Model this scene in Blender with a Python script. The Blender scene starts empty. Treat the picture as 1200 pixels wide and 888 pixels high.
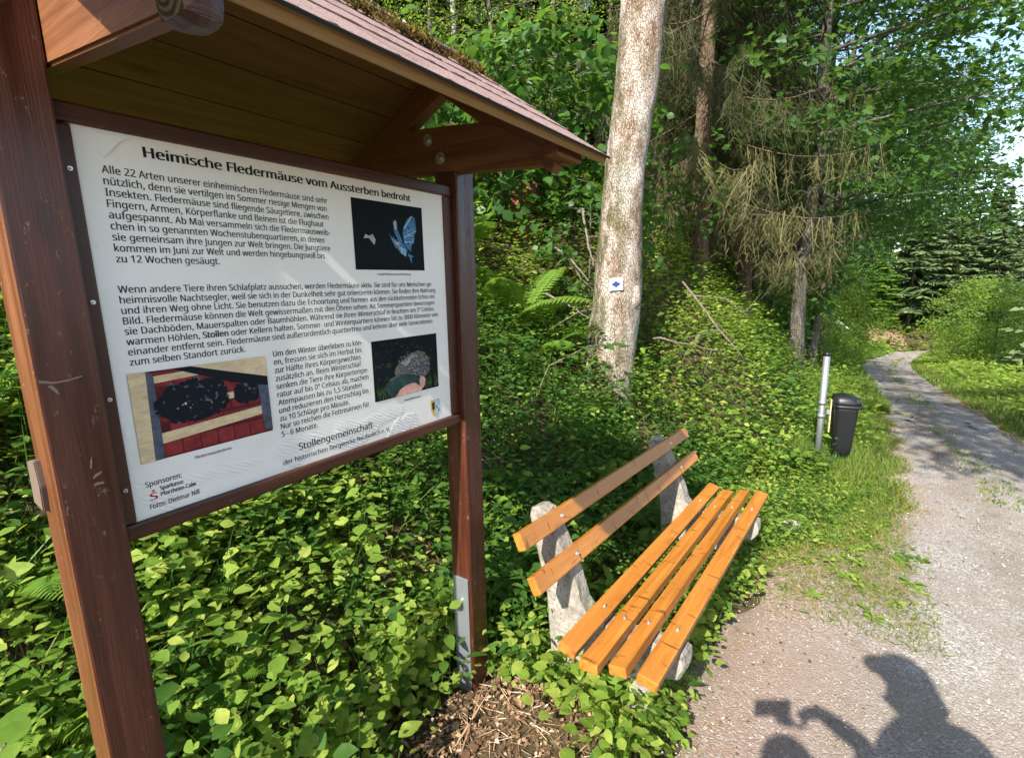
import bpy, bmesh, math, random
import numpy as np
from mathutils import Matrix, Vector

# ------------------------------------------------------------------ camera, light, exposure
SC = bpy.context.scene
COL = SC.collection
cam = bpy.data.cameras.new('camera'); cam.sensor_width = 36.0; cam.lens = 17.7
cam.clip_start = 0.02; cam.clip_end = 2000
camo = bpy.data.objects.new('camera', cam); COL.objects.link(camo)
camo.matrix_world = Matrix(((0.999814427, 0.0192642472, 0.0, 0.0),
                            (-0.00358549564, 0.186087224, -0.982526686, 0.0),
                            (-0.0189276369, 0.982344356, 0.186121763, 0.0),
                            (0, 0, 0, 1)))
SC.camera = camo
SUN_EL, SUN_AZ = math.radians(39.5), math.radians(210.3)
world = bpy.data.worlds.new('World'); SC.world = world; world.use_nodes = True
wn = world.node_tree.nodes; wl = world.node_tree.links
sky = wn.new('ShaderNodeTexSky'); sky.sky_type = 'NISHITA'; sky.sun_disc = False
sky.sun_elevation = SUN_EL; sky.sun_rotation = SUN_AZ; sky.altitude = 400
sky.air_density = 1.0; sky.dust_density = 1.2; sky.ozone_density = 1.0
wl.new(sky.outputs[0], wn['Background'].inputs[0]); wn['Background'].inputs[1].default_value = 0.15
sl = bpy.data.lights.new('sun', 'SUN'); sl.energy = 4.8; sl.angle = math.radians(0.53); sl.color = (1.0, 0.95, 0.86)
suno = bpy.data.objects.new('sun', sl); COL.objects.link(suno); suno.location = (-10, -16, 18)
sd = Vector((math.sin(SUN_AZ) * math.cos(SUN_EL), math.cos(SUN_AZ) * math.cos(SUN_EL), math.sin(SUN_EL)))
suno.rotation_euler = sd.to_track_quat('Z', 'Y').to_euler()
SC.view_settings.view_transform = 'Standard'; SC.view_settings.look = 'None'
SC.view_settings.exposure = 1.40; SC.view_settings.gamma = 1.0; SC.view_settings.use_curve_mapping = False
SC.render.engine = 'CYCLES'
SC.cycles.use_denoising = True
SC.cycles.max_bounces = 6; SC.cycles.diffuse_bounces = 4; SC.cycles.glossy_bounces = 2
SC.cycles.transmission_bounces = 4; SC.cycles.transparent_max_bounces = 4
SC.cycles.caustics_reflective = False; SC.cycles.caustics_refractive = False
SC.cycles.use_adaptive_sampling = True; SC.cycles.adaptive_threshold = 0.02
SC.cycles.sample_clamp_indirect = 6.0

# ------------------------------------------------------------------ the lie of the land
AZ = math.radians(34.3); DX, DY = math.sin(AZ), math.cos(AZ)
def uw(x, y): return x * DX + y * DY, x * DY - y * DX          # u along the path, w to its right
def xy(u, w): return u * DX + w * DY, u * DY - w * DX
def sstep(a, b, x):
    t = np.clip((x - a) / (b - a), 0, 1); return t * t * (3 - 2 * t)
def prof(u):
    u = np.asarray(u, float); a = np.clip(u - 4, 0, 10)
    return -1.65 - .046 * np.clip(u, -60, 60) - .0028 * a * a - .056 * np.clip(u - 14, 0, 30)
def bend(u):
    return .0022 * np.clip(u - 15, 0, 33) ** 2 + .16 * np.clip(u - 48, 0, 3) ** 2 + .9 * np.clip(u - 51, 0, 200)
FU = [-40, -2, 1.5, 3.6, 5.0, 6.2, 8, 14, 200]; FW = [-1.5, -1.45, -1.3, -1.2, -.75, -.35, -.25, -.45, -.45]
def foot(u): return np.interp(u, FU, FW)
def bankq(x, y):
    u, w = uw(np.asarray(x, float), np.asarray(y, float)); return np.clip(foot(u) - (w - bend(u)), 0, None)
def height(x, y):
    x = np.asarray(x, float); y = np.asarray(y, float)
    u, w0 = uw(x, y); w = w0 - bend(u); q = np.clip(foot(u) - w, 0, None)
    z = prof(u)
    bank = .2 * np.minimum(q, .4) + (.74 + .42 * sstep(4.9, 7.2, u) * (1 - sstep(18, 28, u))) * np.clip(q - .2, 0, 2.0) * sstep(0, .6, q) + .66 * np.clip(q - 2.2, 0, 60)
    cap = 3.2 + 60 * sstep(1, -14, w0); bank = cap * np.tanh(bank / cap)
    z = z + bank - .10 * np.clip(w - 3.6, 0, 60)
    amp = np.clip(q * .5, 0, 1)
    z = z + amp * (.10 * np.sin(1.7 * x + .6 * y) + .07 * np.sin(2.9 * y - 1.3 * x + 1.) + .05 * np.sin(4.7 * x + 3.1 * y))
    z = z + .10 * np.exp(-((w0 + .82) / .36) ** 2) * sstep(1.1, 1.55, u) * (1 - sstep(3.1, 3.8, u))
    return z + .012 * np.sin(1.3 * x + 2.1 * y) + .008 * np.sin(3.7 * x - 2.2 * y)
def hz(x, y): return float(height(x, y))
def polar(bearing, dist):
    b = math.radians(bearing); return dist * math.sin(b), dist * math.cos(b)
# edges of the gravel: w as a function of u
PLU = [-30, 1.0, 2.72, 3.5, 4.3, 4.8, 6, 9, 16, 26, 38, 48, 52]; PLW = [-.62, -.55, -.45, -.30, .25, .42, .46, .47, .33, .0, -.35, -.1, -.2]
PRW = 1.98
def path_l(u): return np.interp(u, PLU, PLW) + .05 * np.sin(5.1 * u) + .03 * np.sin(11.3 * u + 1)
def path_r(u): return PRW + .06 * np.sin(2.3 * u) + .04 * np.sin(6.1 * u + 2)
def on_path(x, y):
    u, w = uw(x, y); w = w - bend(u); return (w > path_l(u)) & (w < path_r(u))

# ------------------------------------------------------------------ helpers: objects
def link(o, parent=None):
    COL.objects.link(o)
    if parent is not None: o.parent = parent
    return o
def tag(o, label=None, cat=None, group=None, kind=None):
    if label: o['label'] = label
    if cat: o['category'] = cat
    if group: o['group'] = group
    if kind: o['kind'] = kind
    return o
def empty(name, loc=(0, 0, 0), label=None, cat=None, group=None, rz=0.0):
    o = bpy.data.objects.new(name, None); o.location = loc; o.rotation_euler = (0, 0, rz)
    o.empty_display_size = .2; link(o); return tag(o, label, cat, group)
def mesh_data(name, V, F, mats, mi=None, smooth=False, var=None):
    V = np.asarray(V, np.float32).reshape(-1, 3); me = bpy.data.meshes.new(name)
    Fs = F if isinstance(F, list) else [F]
    Fs = [np.asarray(f, np.int32) for f in Fs if len(f)]
    tot = np.concatenate([np.full(len(f), f.shape[1], np.int32) for f in Fs])
    vi = np.concatenate([f.ravel() for f in Fs]).astype(np.int32)
    me.vertices.add(len(V)); me.vertices.foreach_set('co', V.ravel())
    me.loops.add(len(vi)); me.loops.foreach_set('vertex_index', vi)
    me.polygons.add(len(tot)); st = np.zeros(len(tot), np.int32); st[1:] = np.cumsum(tot)[:-1]
    me.polygons.foreach_set('loop_start', st); me.polygons.foreach_set('loop_total', tot)
    if mi is not None: me.polygons.foreach_set('material_index', np.asarray(mi, np.int32))
    me.polygons.foreach_set('use_smooth', np.full(len(tot), bool(smooth)))
    for m in (mats if isinstance(mats, (list, tuple)) else [mats]): me.materials.append(m)
    if var is not None:
        a = me.attributes.new('var', 'FLOAT', 'POINT'); a.data.foreach_set('value', np.asarray(var, np.float32))
    me.update(calc_edges=True); me.validate()
    return me
def mobj(name, me, parent=None, loc=None):
    o = bpy.data.objects.new(name, me); link(o, parent)
    if loc is not None: o.location = loc
    return o
def bm_obj(name, bm, m, parent=None, smooth=False, M=None):
    me = bpy.data.meshes.new(name); bm.normal_update(); bm.to_mesh(me); bm.free()
    for k in (m if isinstance(m, (list, tuple)) else [m]): me.materials.append(k)
    if smooth: me.polygons.foreach_set('use_smooth', np.ones(len(me.polygons), bool))
    o = mobj(name, me, parent)
    if M is not None: o.matrix_basis = M
    return o
class Acc:                                     # collects triangles / quads with a value per vertex
    def __init__(s): s.V = []; s.T = []; s.Q = []; s.var = []; s.n = 0
    def add(s, V, T=None, Q=None, var=0.5):
        V = np.asarray(V, np.float32).reshape(-1, 3)
        if T is not None and len(T): s.T.append(np.asarray(T, np.int32) + s.n)
        if Q is not None and len(Q): s.Q.append(np.asarray(Q, np.int32) + s.n)
        s.V.append(V); s.var.append(np.broadcast_to(np.asarray(var, np.float32), (len(V),))); s.n += len(V)
    def data(s, name, m, smooth=True):
        F = []
        if s.T: F.append(np.concatenate(s.T))
        if s.Q: F.append(np.concatenate(s.Q))
        return mesh_data(name, np.concatenate(s.V), F, m, None, smooth, np.concatenate(s.var))
def tube(acc, P, R, n=8, var=.5, cap=True, rough=0, rng=None):
    P = np.asarray(P, float); R = np.broadcast_to(np.asarray(R, float), (len(P),))
    T = np.gradient(P, axis=0); T /= np.linalg.norm(T, axis=1)[:, None] + 1e-9
    ref = np.array([1., 0, 0]) if abs(T[0][0]) < .8 else np.array([0, 1., 0])
    a = np.linspace(0, 2 * np.pi, n, endpoint=False); V = []
    for p, t, r in zip(P, T, R):
        x = np.cross(t, ref); x /= np.linalg.norm(x); y = np.cross(t, x)
        rr = r * (1 + (rng.normal(0, rough, n) if rough else 0))
        V.append(p + np.outer(np.cos(a) * rr, x) + np.outer(np.sin(a) * rr, y))
    V = np.concatenate(V); i = np.arange(n); j = (i + 1) % n; Q = []
    for k in range(len(P) - 1): Q.append(np.stack([k * n + i, k * n + j, (k + 1) * n + j, (k + 1) * n + i], 1))
    T3 = None
    if cap:
        V = np.vstack([V, P[0], P[-1]]); b = (len(P) - 1) * n
        T3 = np.vstack([np.stack([j, i, np.full(n, len(V) - 2)], 1), np.stack([b + i, b + j, np.full(n, len(V) - 1)], 1)])
    acc.add(V, T3, np.concatenate(Q), var)

# ------------------------------------------------------------------ helpers: leaves
def leaf_hi(w=.30, fold=.06, curl=.16):
    r = ((.14, .55), (.36, 1.0), (.62, .86), (.84, .42)); V = [(0, 0, 0)]; T = []
    for t, k in r:
        for s in (-1, 0, 1): V.append((t, s * w * k, abs(s) * fold * k - curl * t * t))
    V.append((1, 0, -curl)); e = len(V) - 1; T += [(0, 2, 1), (0, 3, 2), (e - 3, e - 2, e), (e - 2, e - 1, e)]
    for q in range(3):
        a = 1 + 3 * q
        for c in (0, 1): T += [(a + c, a + c + 1, a + c + 4), (a + c, a + c + 4, a + c + 3)]
    return np.array(V), np.array(T)
def leaf_lo(w=.3, fold=.1):
    return np.array([(0, 0, 0), (.45, -w, fold), (1, 0, -.05), (.45, w, fold)]), np.array([(0, 2, 1), (0, 3, 2)])
def leaf_lobed():
    ang = np.radians([-150, -118, -92, -66, -48, -28, -14, 0, 14, 28, 48, 66, 92, 118, 150])
    rad = np.array([.22, .5, .36, .74, .46, .62, .8, 1.0, .8, .62, .46, .74, .36, .5, .22])
    P = np.stack([np.cos(ang) * rad + .2, np.sin(ang) * rad, -.12 * rad ** 2 + .08 * np.abs(np.sin(ang))], 1) * .55
    V = np.vstack([[(.05, 0, 0)], P]); k = np.arange(1, len(P))
    return V, np.stack([np.zeros(len(k), int), k, k + 1], 1)
LEAF_HI, LEAF_LO, LEAF_LOBED = leaf_hi(), leaf_lo(), leaf_lobed()
LEAF_ROUND = leaf_hi(.40, .05, .15); LEAF_NARROW = leaf_hi(.2, .08, .25)
def frames(D, N):
    D = D / (np.linalg.norm(D, axis=1)[:, None] + 1e-9)
    N = N - D * (N * D).sum(1)[:, None]; N /= np.linalg.norm(N, axis=1)[:, None] + 1e-9
    return np.stack([D, np.cross(N, D), N], 2)          # columns: along, across, normal
def scatter(acc, tmpl, P, D, N, S, var):
    V, T = tmpl; n = len(P)
    if n == 0: return
    M = frames(np.asarray(D, float), np.asarray(N, float)); S = np.broadcast_to(np.asarray(S, float), (n,))
    W = np.einsum('nij,kj->nki', M, V) * S[:, None, None] + np.asarray(P)[:, None, :]
    F = (T[None] + (np.arange(n) * len(V))[:, None, None]).reshape(-1, 3)
    acc.add(W.reshape(-1, 3), F, None, np.repeat(np.broadcast_to(var, (n,)), len(V)))
def ribbons(acc, A, B, W, var, sag=None, N=None):
    """thin tapering strips from A to B"""
    A = np.asarray(A, float); B = np.asarray(B, float); n = len(A); d = B - A
    N = np.random.default_rng(n).normal(0, 1, (n, 3)) if N is None else N
    s = np.cross(d, N); s /= np.linalg.norm(s, axis=1)[:, None] + 1e-9; W = np.broadcast_to(W, (n,))[:, None]
    mid = (A + B) / 2 if sag is None else (A + B) / 2 + sag
    V = np.stack([A - s * W * .5, A + s * W * .5, mid + s * W * .45, mid - s * W * .45, B], 1).reshape(-1, 3)
    k = (np.arange(n) * 5)[:, None]
    T = np.concatenate([k + np.array([[0, 1, 2]]), k + np.array([[0, 2, 3]]), k + np.array([[3, 2, 4]])])
    acc.add(V, T, None, np.repeat(np.broadcast_to(var, (n,)), 5))

# ------------------------------------------------------------------ materials
class MT:
    def __init__(s, name):
        s.m = bpy.data.materials.new(name); s.m.use_nodes = True; s.t = s.m.node_tree
        s.b = s.t.nodes['Principled BSDF']; s.out = s.t.nodes['Material Output']
    def n(s, typ, ins=None, **kw):
        nd = s.t.nodes.new('ShaderNode' + typ)
        for k, v in kw.items(): setattr(nd, k, v)
        for k, v in (ins or {}).items(): s.set(nd.inputs[k], v)
        return nd
    def set(s, sock, v):
        if isinstance(v, bpy.types.NodeSocket): s.t.links.new(v, sock)
        elif isinstance(v, bpy.types.Node): s.t.links.new(v.outputs[0], sock)
        else: sock.default_value = (*v, 1.0) if (hasattr(v, '__len__') and len(v) == 3 and sock.type == 'RGBA') else v
    def P(s, **kw):
        for k, v in kw.items(): s.set(s.b.inputs[k.replace('_', ' ')], v)
        return s
    def coord(s, which='Object'): return s.n('TexCoord').outputs[which]
    def mapped(s, co, scale=(1, 1, 1), loc=(0, 0, 0)): return s.n('Mapping', {'Vector': co, 'Scale': scale, 'Location': loc}).outputs[0]
    def noise(s, co, scale, detail=4, rough=.6, dist=0): return s.n('TexNoise', {'Vector': co, 'Scale': scale, 'Detail': detail, 'Roughness': rough, 'Distortion': dist}).outputs[0]
    def vor(s, co, scale, feature='F1', out=0): return s.n('TexVoronoi', {'Vector': co, 'Scale': scale}, feature=feature).outputs[out]
    def ramp(s, fac, stops, interp='LINEAR'):
        r = s.n('ValToRGB', {'Fac': fac}); e = r.color_ramp.elements; r.color_ramp.interpolation = interp
        while len(e) < len(stops): e.new(.5)
        for k, (p, c) in zip(e, stops): k.position = p; k.color = (c, c, c, 1) if not hasattr(c, '__len__') else (*c, 1)
        return r.outputs[0]
    def mix(s, f, a, b, mode='MIX'):
        m = s.n('MixRGB', {'Fac': f, 'Color1': a, 'Color2': b}, blend_type=mode); return m.outputs[0]
    def math(s, op, a, b=0.0): return s.n('Math', {0: a, 1: b}, operation=op).outputs[0]
    def bump(s, h, strength=.4, dist=.01):
        s.set(s.b.inputs['Normal'], s.n('Bump', {'Height': h, 'Strength': strength, 'Distance': dist})); return s
def flat(name, c, rough=.6, metal=0.0, spec=.4):
    m = MT(name); co = m.coord()
    m.P(Base_Color=m.mix(m.noise(co, 9, 3), [k * .88 for k in c], [min(1, k * 1.1) for k in c]), Roughness=rough, Metallic=metal, Specular_IOR_Level=spec)
    return m.m
def rnd_co(m, co, k=37.0):
    r = m.n('ObjectInfo').outputs['Random']; c = m.n('CombineXYZ', {0: m.math('MULTIPLY', r, k), 1: m.math('MULTIPLY', r, k * .7), 2: m.math('MULTIPLY', r, k * 1.3)})
    return m.n('VectorMath', {0: co, 1: c}, operation='ADD').outputs[0]
def prt(name, c, k=.5, sc=55, rough=.6, stretch=(1, 1, 1)):          # a printed tone with the grain and blotches of a photo print
    m = MT(name); co = m.mapped(m.coord(), stretch); n = m.noise(co, sc, 5, .75); b = m.noise(co, sc * .22, 3, .6)
    v = m.math('ADD', m.math('MULTIPLY', n, .6), m.math('MULTIPLY', b, .5))
    m.P(Base_Color=m.ramp(v, [(.36, [x * (1 - k) for x in c]), (.55, c), (.74, [min(.9, x * (1 + k) + .01 * k) for x in c])]), Roughness=rough, Specular_IOR_Level=.2); return m.m
def wood(name, dark, mid, light, rough=.5, worn=None, wornk=.0, spec=.4, checks=False, bump=.25, fine=1.0):
    m = MT(name); co = rnd_co(m, m.coord())
    g = m.mapped(co, (1.2, 22 * fine, 22 * fine)); a = m.noise(g, 1.6, 5, .6, .8)
    f = m.noise(m.mapped(co, (4, 190 * fine, 190 * fine)), 1.0, 3, .7)
    k = m.ramp(m.vor(m.mapped(co, (3.2, 9, 9)), 1.0), [(.0, 1), (.10, .85), (.17, 0)])
    c = m.ramp(a, [(.28, dark), (.5, mid), (.74, light)])
    c = m.mix(m.math('MULTIPLY', f, .35), c, [x * .45 for x in mid])
    c = m.mix(m.math('MULTIPLY', k, .55), c, [x * .6 for x in dark])
    big = m.noise(co, 3.1, 4, .65)
    c = m.mix(m.ramp(big, [(.35, .45), (.65, 0)]), c, [x * .65 for x in mid])
    h = m.math('ADD', a, m.math('MULTIPLY', f, .6))
    if worn:
        w = m.ramp(m.noise(m.mapped(co, (5, 9, 9)), 4.5, 6, .75), [(.66 - wornk, 0), (.73 - wornk, 1)])
        c = m.mix(m.math('MULTIPLY', w, .55), c, worn); h = m.math('SUBTRACT', h, w)
        sp = m.ramp(m.noise(co, 95, 2, .5), [(.72, 0), (.76, 1)]); c = m.mix(m.math('MULTIPLY', sp, .6), c, worn)
    if checks:
        q = m.ramp(m.noise(m.mapped(co, (55, 9, 9)), 1.0, 2, .5), [(.30, 1), (.36, 0)]); c = m.mix(m.math('MULTIPLY', q, .75), c, [x * .25 for x in dark]); h = m.math('SUBTRACT', h, q)
        q2 = m.ramp(m.noise(m.mapped(co, (14, 160, 160)), 1.0, 2, .5), [(.28, 1), (.33, 0)]); c = m.mix(m.math('MULTIPLY', q2, .5), c, [x * .4 for x in dark])
    ob = m.n('ObjectInfo').outputs['Random']; c = m.mix(m.math('MULTIPLY', ob, .30), c, [min(.9, x * .62) for x in mid])
    m.P(Base_Color=c, Roughness=m.ramp(a, [(.3, rough - .08), (.7, rough + .12)]), Specular_IOR_Level=spec); m.bump(h, bump, .004)
    return m.m
def leafmat(name, c0, c1, c2, trans, tk=.4, rough=.42, spec=.4):
    m = MT(name); v = m.n('Attribute', attribute_name='var').outputs['Fac']
    r = m.n('ObjectInfo').outputs['Random']
    k = m.math('ADD', m.math('MULTIPLY', v, .86), m.math('MULTIPLY', r, .14))
    c = m.ramp(k, [(.05, c0), (.5, c1), (.95, c2)])
    c = m.mix(m.ramp(m.noise(m.coord(), 60, 2, .5), [(.35, .25), (.65, 0)]), c, [x * .55 for x in c0])
    m.P(Base_Color=c, Roughness=rough, Specular_IOR_Level=spec)
    t = m.n('BsdfTranslucent', {'Color': m.mix(.65, c, trans)})
    mx = m.n('MixShader', {0: tk, 1: m.b.outputs[0], 2: t.outputs[0]}); m.t.links.new(mx.outputs[0], m.out.inputs[0])
    return m.m
def barkmat(name, dark, mid, light, scale=1.0, moss=0.0, plates=True, pale=None):
    m = MT(name); co = rnd_co(m, m.coord(), 11)
    g = m.mapped(co, (14 * scale, 14 * scale, 5 * scale)); n = m.noise(g, 1.0, 6, .7, .6)
    e = m.vor(m.n('VectorMath', {0: m.mapped(co, (26 * scale, 26 * scale, 10 * scale)), 1: m.n('TexNoise', {'Vector': co, 'Scale': 6.0}).outputs[1]}, operation='ADD').outputs[0], 1.0, 'DISTANCE_TO_EDGE')
    c = m.ramp(n, [(.25, dark), (.5, mid), (.72, light)])
    crack = m.ramp(e, [(.0, 1), (.13, 0)])
    if pale is not None: c = m.mix(m.ramp(m.noise(m.mapped(co, (4, 4, 2)), 1.3, 5, .7), [(.40, 0), (.62, .85)]), c, pale)
    if plates:
        c = m.mix(m.math('MULTIPLY', m.math('MULTIPLY', crack, m.ramp(n, [(.35, 1), (.62, .25)])), .55), c, [x * .6 for x in dark])
        c = m.mix(m.ramp(m.noise(m.mapped(co, (60, 60, 24)), 1.0, 3, .6), [(.62, 0), (.70, .38)]), c, [x * .6 for x in dark])
    if moss:
        ms = m.ramp(m.noise(m.mapped(co, (5, 5, 1.6)), 1.2, 6, .7), [(.62 - moss, 0), (.72 - moss, 1)])
        if pale is not None: ms = m.math('MULTIPLY', ms, m.n('MapRange', {'Value': m.n('SeparateXYZ', {0: m.coord()}).outputs[0], 1: .22, 2: -.02, 3: .15, 4: 1.0}).outputs[0])
        c = m.mix(m.math('MULTIPLY', ms, .8), c, (.06, .07, .018))
    h = m.math('SUBTRACT', n, m.math('MULTIPLY', crack, .7))
    m.P(Base_Color=c, Roughness=.9, Specular_IOR_Level=.15); m.bump(h, .8, .02)
    return m.m

M = {}
M['stain'] = wood('stained timber', (.024, .0055, .003), (.066, .017, .009), (.120, .036, .018), .34, (.26, .16, .11), .05, .5, bump=.4)
M['stain_orange'] = wood('orange brown stained timber', (.060, .018, .007), (.135, .046, .016), (.22, .085, .028), .42, (.42, .28, .17), -.05, .45, bump=.35)
M['frame'] = wood('frame timber', (.028, .008, .004), (.070, .020, .008), (.13, .042, .016), .4, (.3, .19, .12), -.06, .4)
M['arm'] = wood('arm timber', (.085, .028, .009), (.18, .066, .021), (.28, .118, .042), .5, (.42, .3, .2), -.05, bump=.4)
M['plank'] = wood('roof plank', (.14, .068, .026), (.26, .135, .055), (.35, .20, .09), .7, None, 0, .25)
M['plankb'] = wood('brown roof plank', (.12, .052, .020), (.22, .105, .040), (.30, .155, .065), .7, None, 0, .25)
M['edge'] = wood('raw edge board', (.20, .11, .04), (.34, .20, .08), (.46, .29, .13), .8, None, 0, .2, fine=1.6)
M['slat'] = wood('varnished slat', (.30, .090, .012), (.45, .165, .024), (.55, .245, .050), .38, (.52, .36, .20), -.05, .5, True, .3)
def _endgrain():
    m = MT('end grain'); co = m.coord(); w = m.n('TexWave', {'Vector': co, 'Scale': 34.0, 'Distortion': 1.6, 'Detail': 2.0}, wave_type='RINGS', rings_direction='X').outputs[1]
    m.P(Base_Color=m.ramp(w, [(.2, (.022, .014, .008)), (.8, (.085, .055, .028))]), Roughness=.85, Specular_IOR_Level=.2); m.bump(w, .5, .003); return m.m
M['endgrain'] = _endgrain()
M['stub'] = flat('weathered end grain', (.12, .085, .062), .9); M['scuff'] = flat('scraped wood', (.17, .115, .085), .85)
M['steel'] = flat('galvanised steel', (.28, .30, .315), .5, .7)
M['bolt'] = flat('bolt metal', (.62, .6, .56), .35, .9)
M['black'] = flat('black plastic', (.009, .010, .011), .42, 0, .35)
M['white'] = flat('white paint', (.8, .8, .78), .5)
M['ink'] = flat('black print', (.018, .018, .02), .5, 0, .3)
M['red'] = flat('red print', (.62, .02, .02), .5); M['blue'] = flat('blue print', (.002, .028, .14), .6)
M['gold'] = flat('yellow print', (.62, .42, .06), .5); M['pblue'] = prt('pale blue print', (.35, .5, .62), k=.4, sc=60)
M['cream'] = prt('pale timber print', (.62, .47, .27), k=.35, sc=28, stretch=(1, 1, 3)); M['brick'] = prt('red tile print', (.20, .022, .022), k=.55, sc=40)
M['brickd'] = prt('dark tile print', (.09, .010, .013), k=.5, sc=40); M['night'] = flat('night print', (.005, .008, .010), .7, 0, .12)
M['wing'] = prt('wing print', (.05, .17, .32), k=.6, sc=70); M['furp'] = prt('pale fur print', (.40, .36, .33), k=.5, sc=120)
M['fur'] = prt('fur print', (.13, .115, .09), k=.8, sc=130, stretch=(1, 1, 2)); M['skinp'] = prt('finger print', (.62, .33, .27), k=.35, sc=50)
M['batblk'] = flat('bat print', (.008, .010, .015), .7, 0, .15); M['batgry'] = prt('bat shine print', (.07, .085, .11), k=.6, sc=90); M['grassp'] = prt('grass print', (.05, .085, .02), k=.7, sc=70, stretch=(4, 1, 1))
M['glove'] = prt('wing fold print', (.02, .05, .045), k=.8, sc=60)
M['furd'] = prt('dark fur print', (.045, .04, .035), .6, 90); M['nightg'] = prt('dark leaf print', (.014, .022, .012), .6, 60)
def _panel():
    m = MT('printed panel'); co = m.coord()
    c = m.mix(m.ramp(m.noise(co, 5, 5, .6), [(.3, 0), (.75, .5)]), (.80, .765, .70), (.68, .635, .55))
    c = m.mix(m.ramp(m.noise(co, 150, 2, .5), [(.70, 0), (.75, .5)]), c, (.45, .43, .38))
    sx = m.n('SeparateXYZ', {0: co})
    low = m.ramp(sx.outputs[2], [(0, 1), (.16, 0)])                    # blistered film along the lower edge
    lw = m.n('MapRange', {'Value': sx.outputs[2], 1: -.478, 2: -.36, 3: 1.0, 4: 0.0}).outputs[0]
    wv = m.n('TexWave', {'Vector': m.mapped(co, (1, 1, 1.7)), 'Scale': 34.0, 'Distortion': 5.5, 'Detail': 2.0, 'Detail Scale': .6}, bands_direction='DIAGONAL').outputs[1]
    patch = m.ramp(m.noise(m.mapped(co, (5, 1, 9)), 1.0, 2, .5, .6), [(.5, 0), (.56, 1)])
    h = m.math('MULTIPLY', m.math('MULTIPLY', wv, patch), m.ramp(lw, [(.15, 0), (.5, 1)]))
    m.P(Base_Color=c, Roughness=.33, Specular_IOR_Level=.45); m.bump(m.math('ADD', h, m.math('MULTIPLY', m.noise(co, 14, 3), .25)), .5, .004)
    return m.m
M['panel'] = _panel()
def _shingle():
    m = MT('roofing felt'); co = m.coord()
    s = m.noise(co, 420, 2, .6); v = m.vor(co, 330, 'F1', 1)
    c = m.ramp(s, [(.3, (.065, .036, .030)), (.5, (.20, .118, .100)), (.68, (.42, .31, .28))])
    c = m.mix(.35, c, m.mix(v, (.2, .1, .1), (.5, .38, .36)))
    c = m.mix(m.ramp(m.noise(co, 7, 5, .7), [(.5, 0), (.75, .5)]), c, (.09, .06, .045))
    m.P(Base_Color=c, Roughness=.95, Specular_IOR_Level=.2); m.bump(s, .6, .004); return m.m
M['shingle'] = _shingle(); M['tar'] = flat('tar edge', (.02, .018, .018), .9)
M['moss'] = leafmat('moss', (.035, .022, .008), (.10, .06, .018), (.20, .16, .035), (.25, .2, .04), .2, .8, .1)
M['lichen'] = flat('grey lichen', (.42, .45, .38), .9)
def _concrete():
    m = MT('weathered concrete'); co = rnd_co(m, m.coord(), 5); n = m.noise(co, 9, 8, .72); f = m.noise(co, 70, 4, .6)
    c = m.ramp(n, [(.28, (.10, .088, .07)), (.5, (.25, .222, .185)), (.7, (.38, .35, .30))])
    c = m.mix(m.ramp(f, [(.35, .6), (.5, 0)]), c, (.10, .09, .075))
    c = m.mix(m.ramp(m.noise(co, 5, 5, .7), [(.56, 0), (.68, .55)]), c, (.13, .14, .07))
    m.P(Base_Color=c, Roughness=.93, Specular_IOR_Level=.2); m.bump(m.math('ADD', n, m.math('MULTIPLY', f, .5)), .8, .012); return m.m
M['concrete'] = _concrete()
M['stone'] = M['concrete']
def _ground():
    m = MT('forest soil'); co = m.coord(); n = m.noise(co, 1.3, 6, .65); f = m.noise(co, 34, 5, .7); v = m.vor(co, 42, 'F1', 1)
    c = m.ramp(f, [(.3, (.022, .014, .008)), (.5, (.062, .040, .022)), (.68, (.14, .094, .056))])
    c = m.mix(m.ramp(n, [(.4, 0), (.62, .75)]), c, m.ramp(f, [(.3, (.012, .022, .006)), (.7, (.05, .072, .018))]))
    c = m.mix(.25, c, m.mix(v, (.03, .018, .01), (.2, .13, .075)))
    m.P(Base_Color=c, Roughness=.95, Specular_IOR_Level=.15); m.bump(f, .8, .03); return m.m
M['ground'] = _ground()
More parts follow.
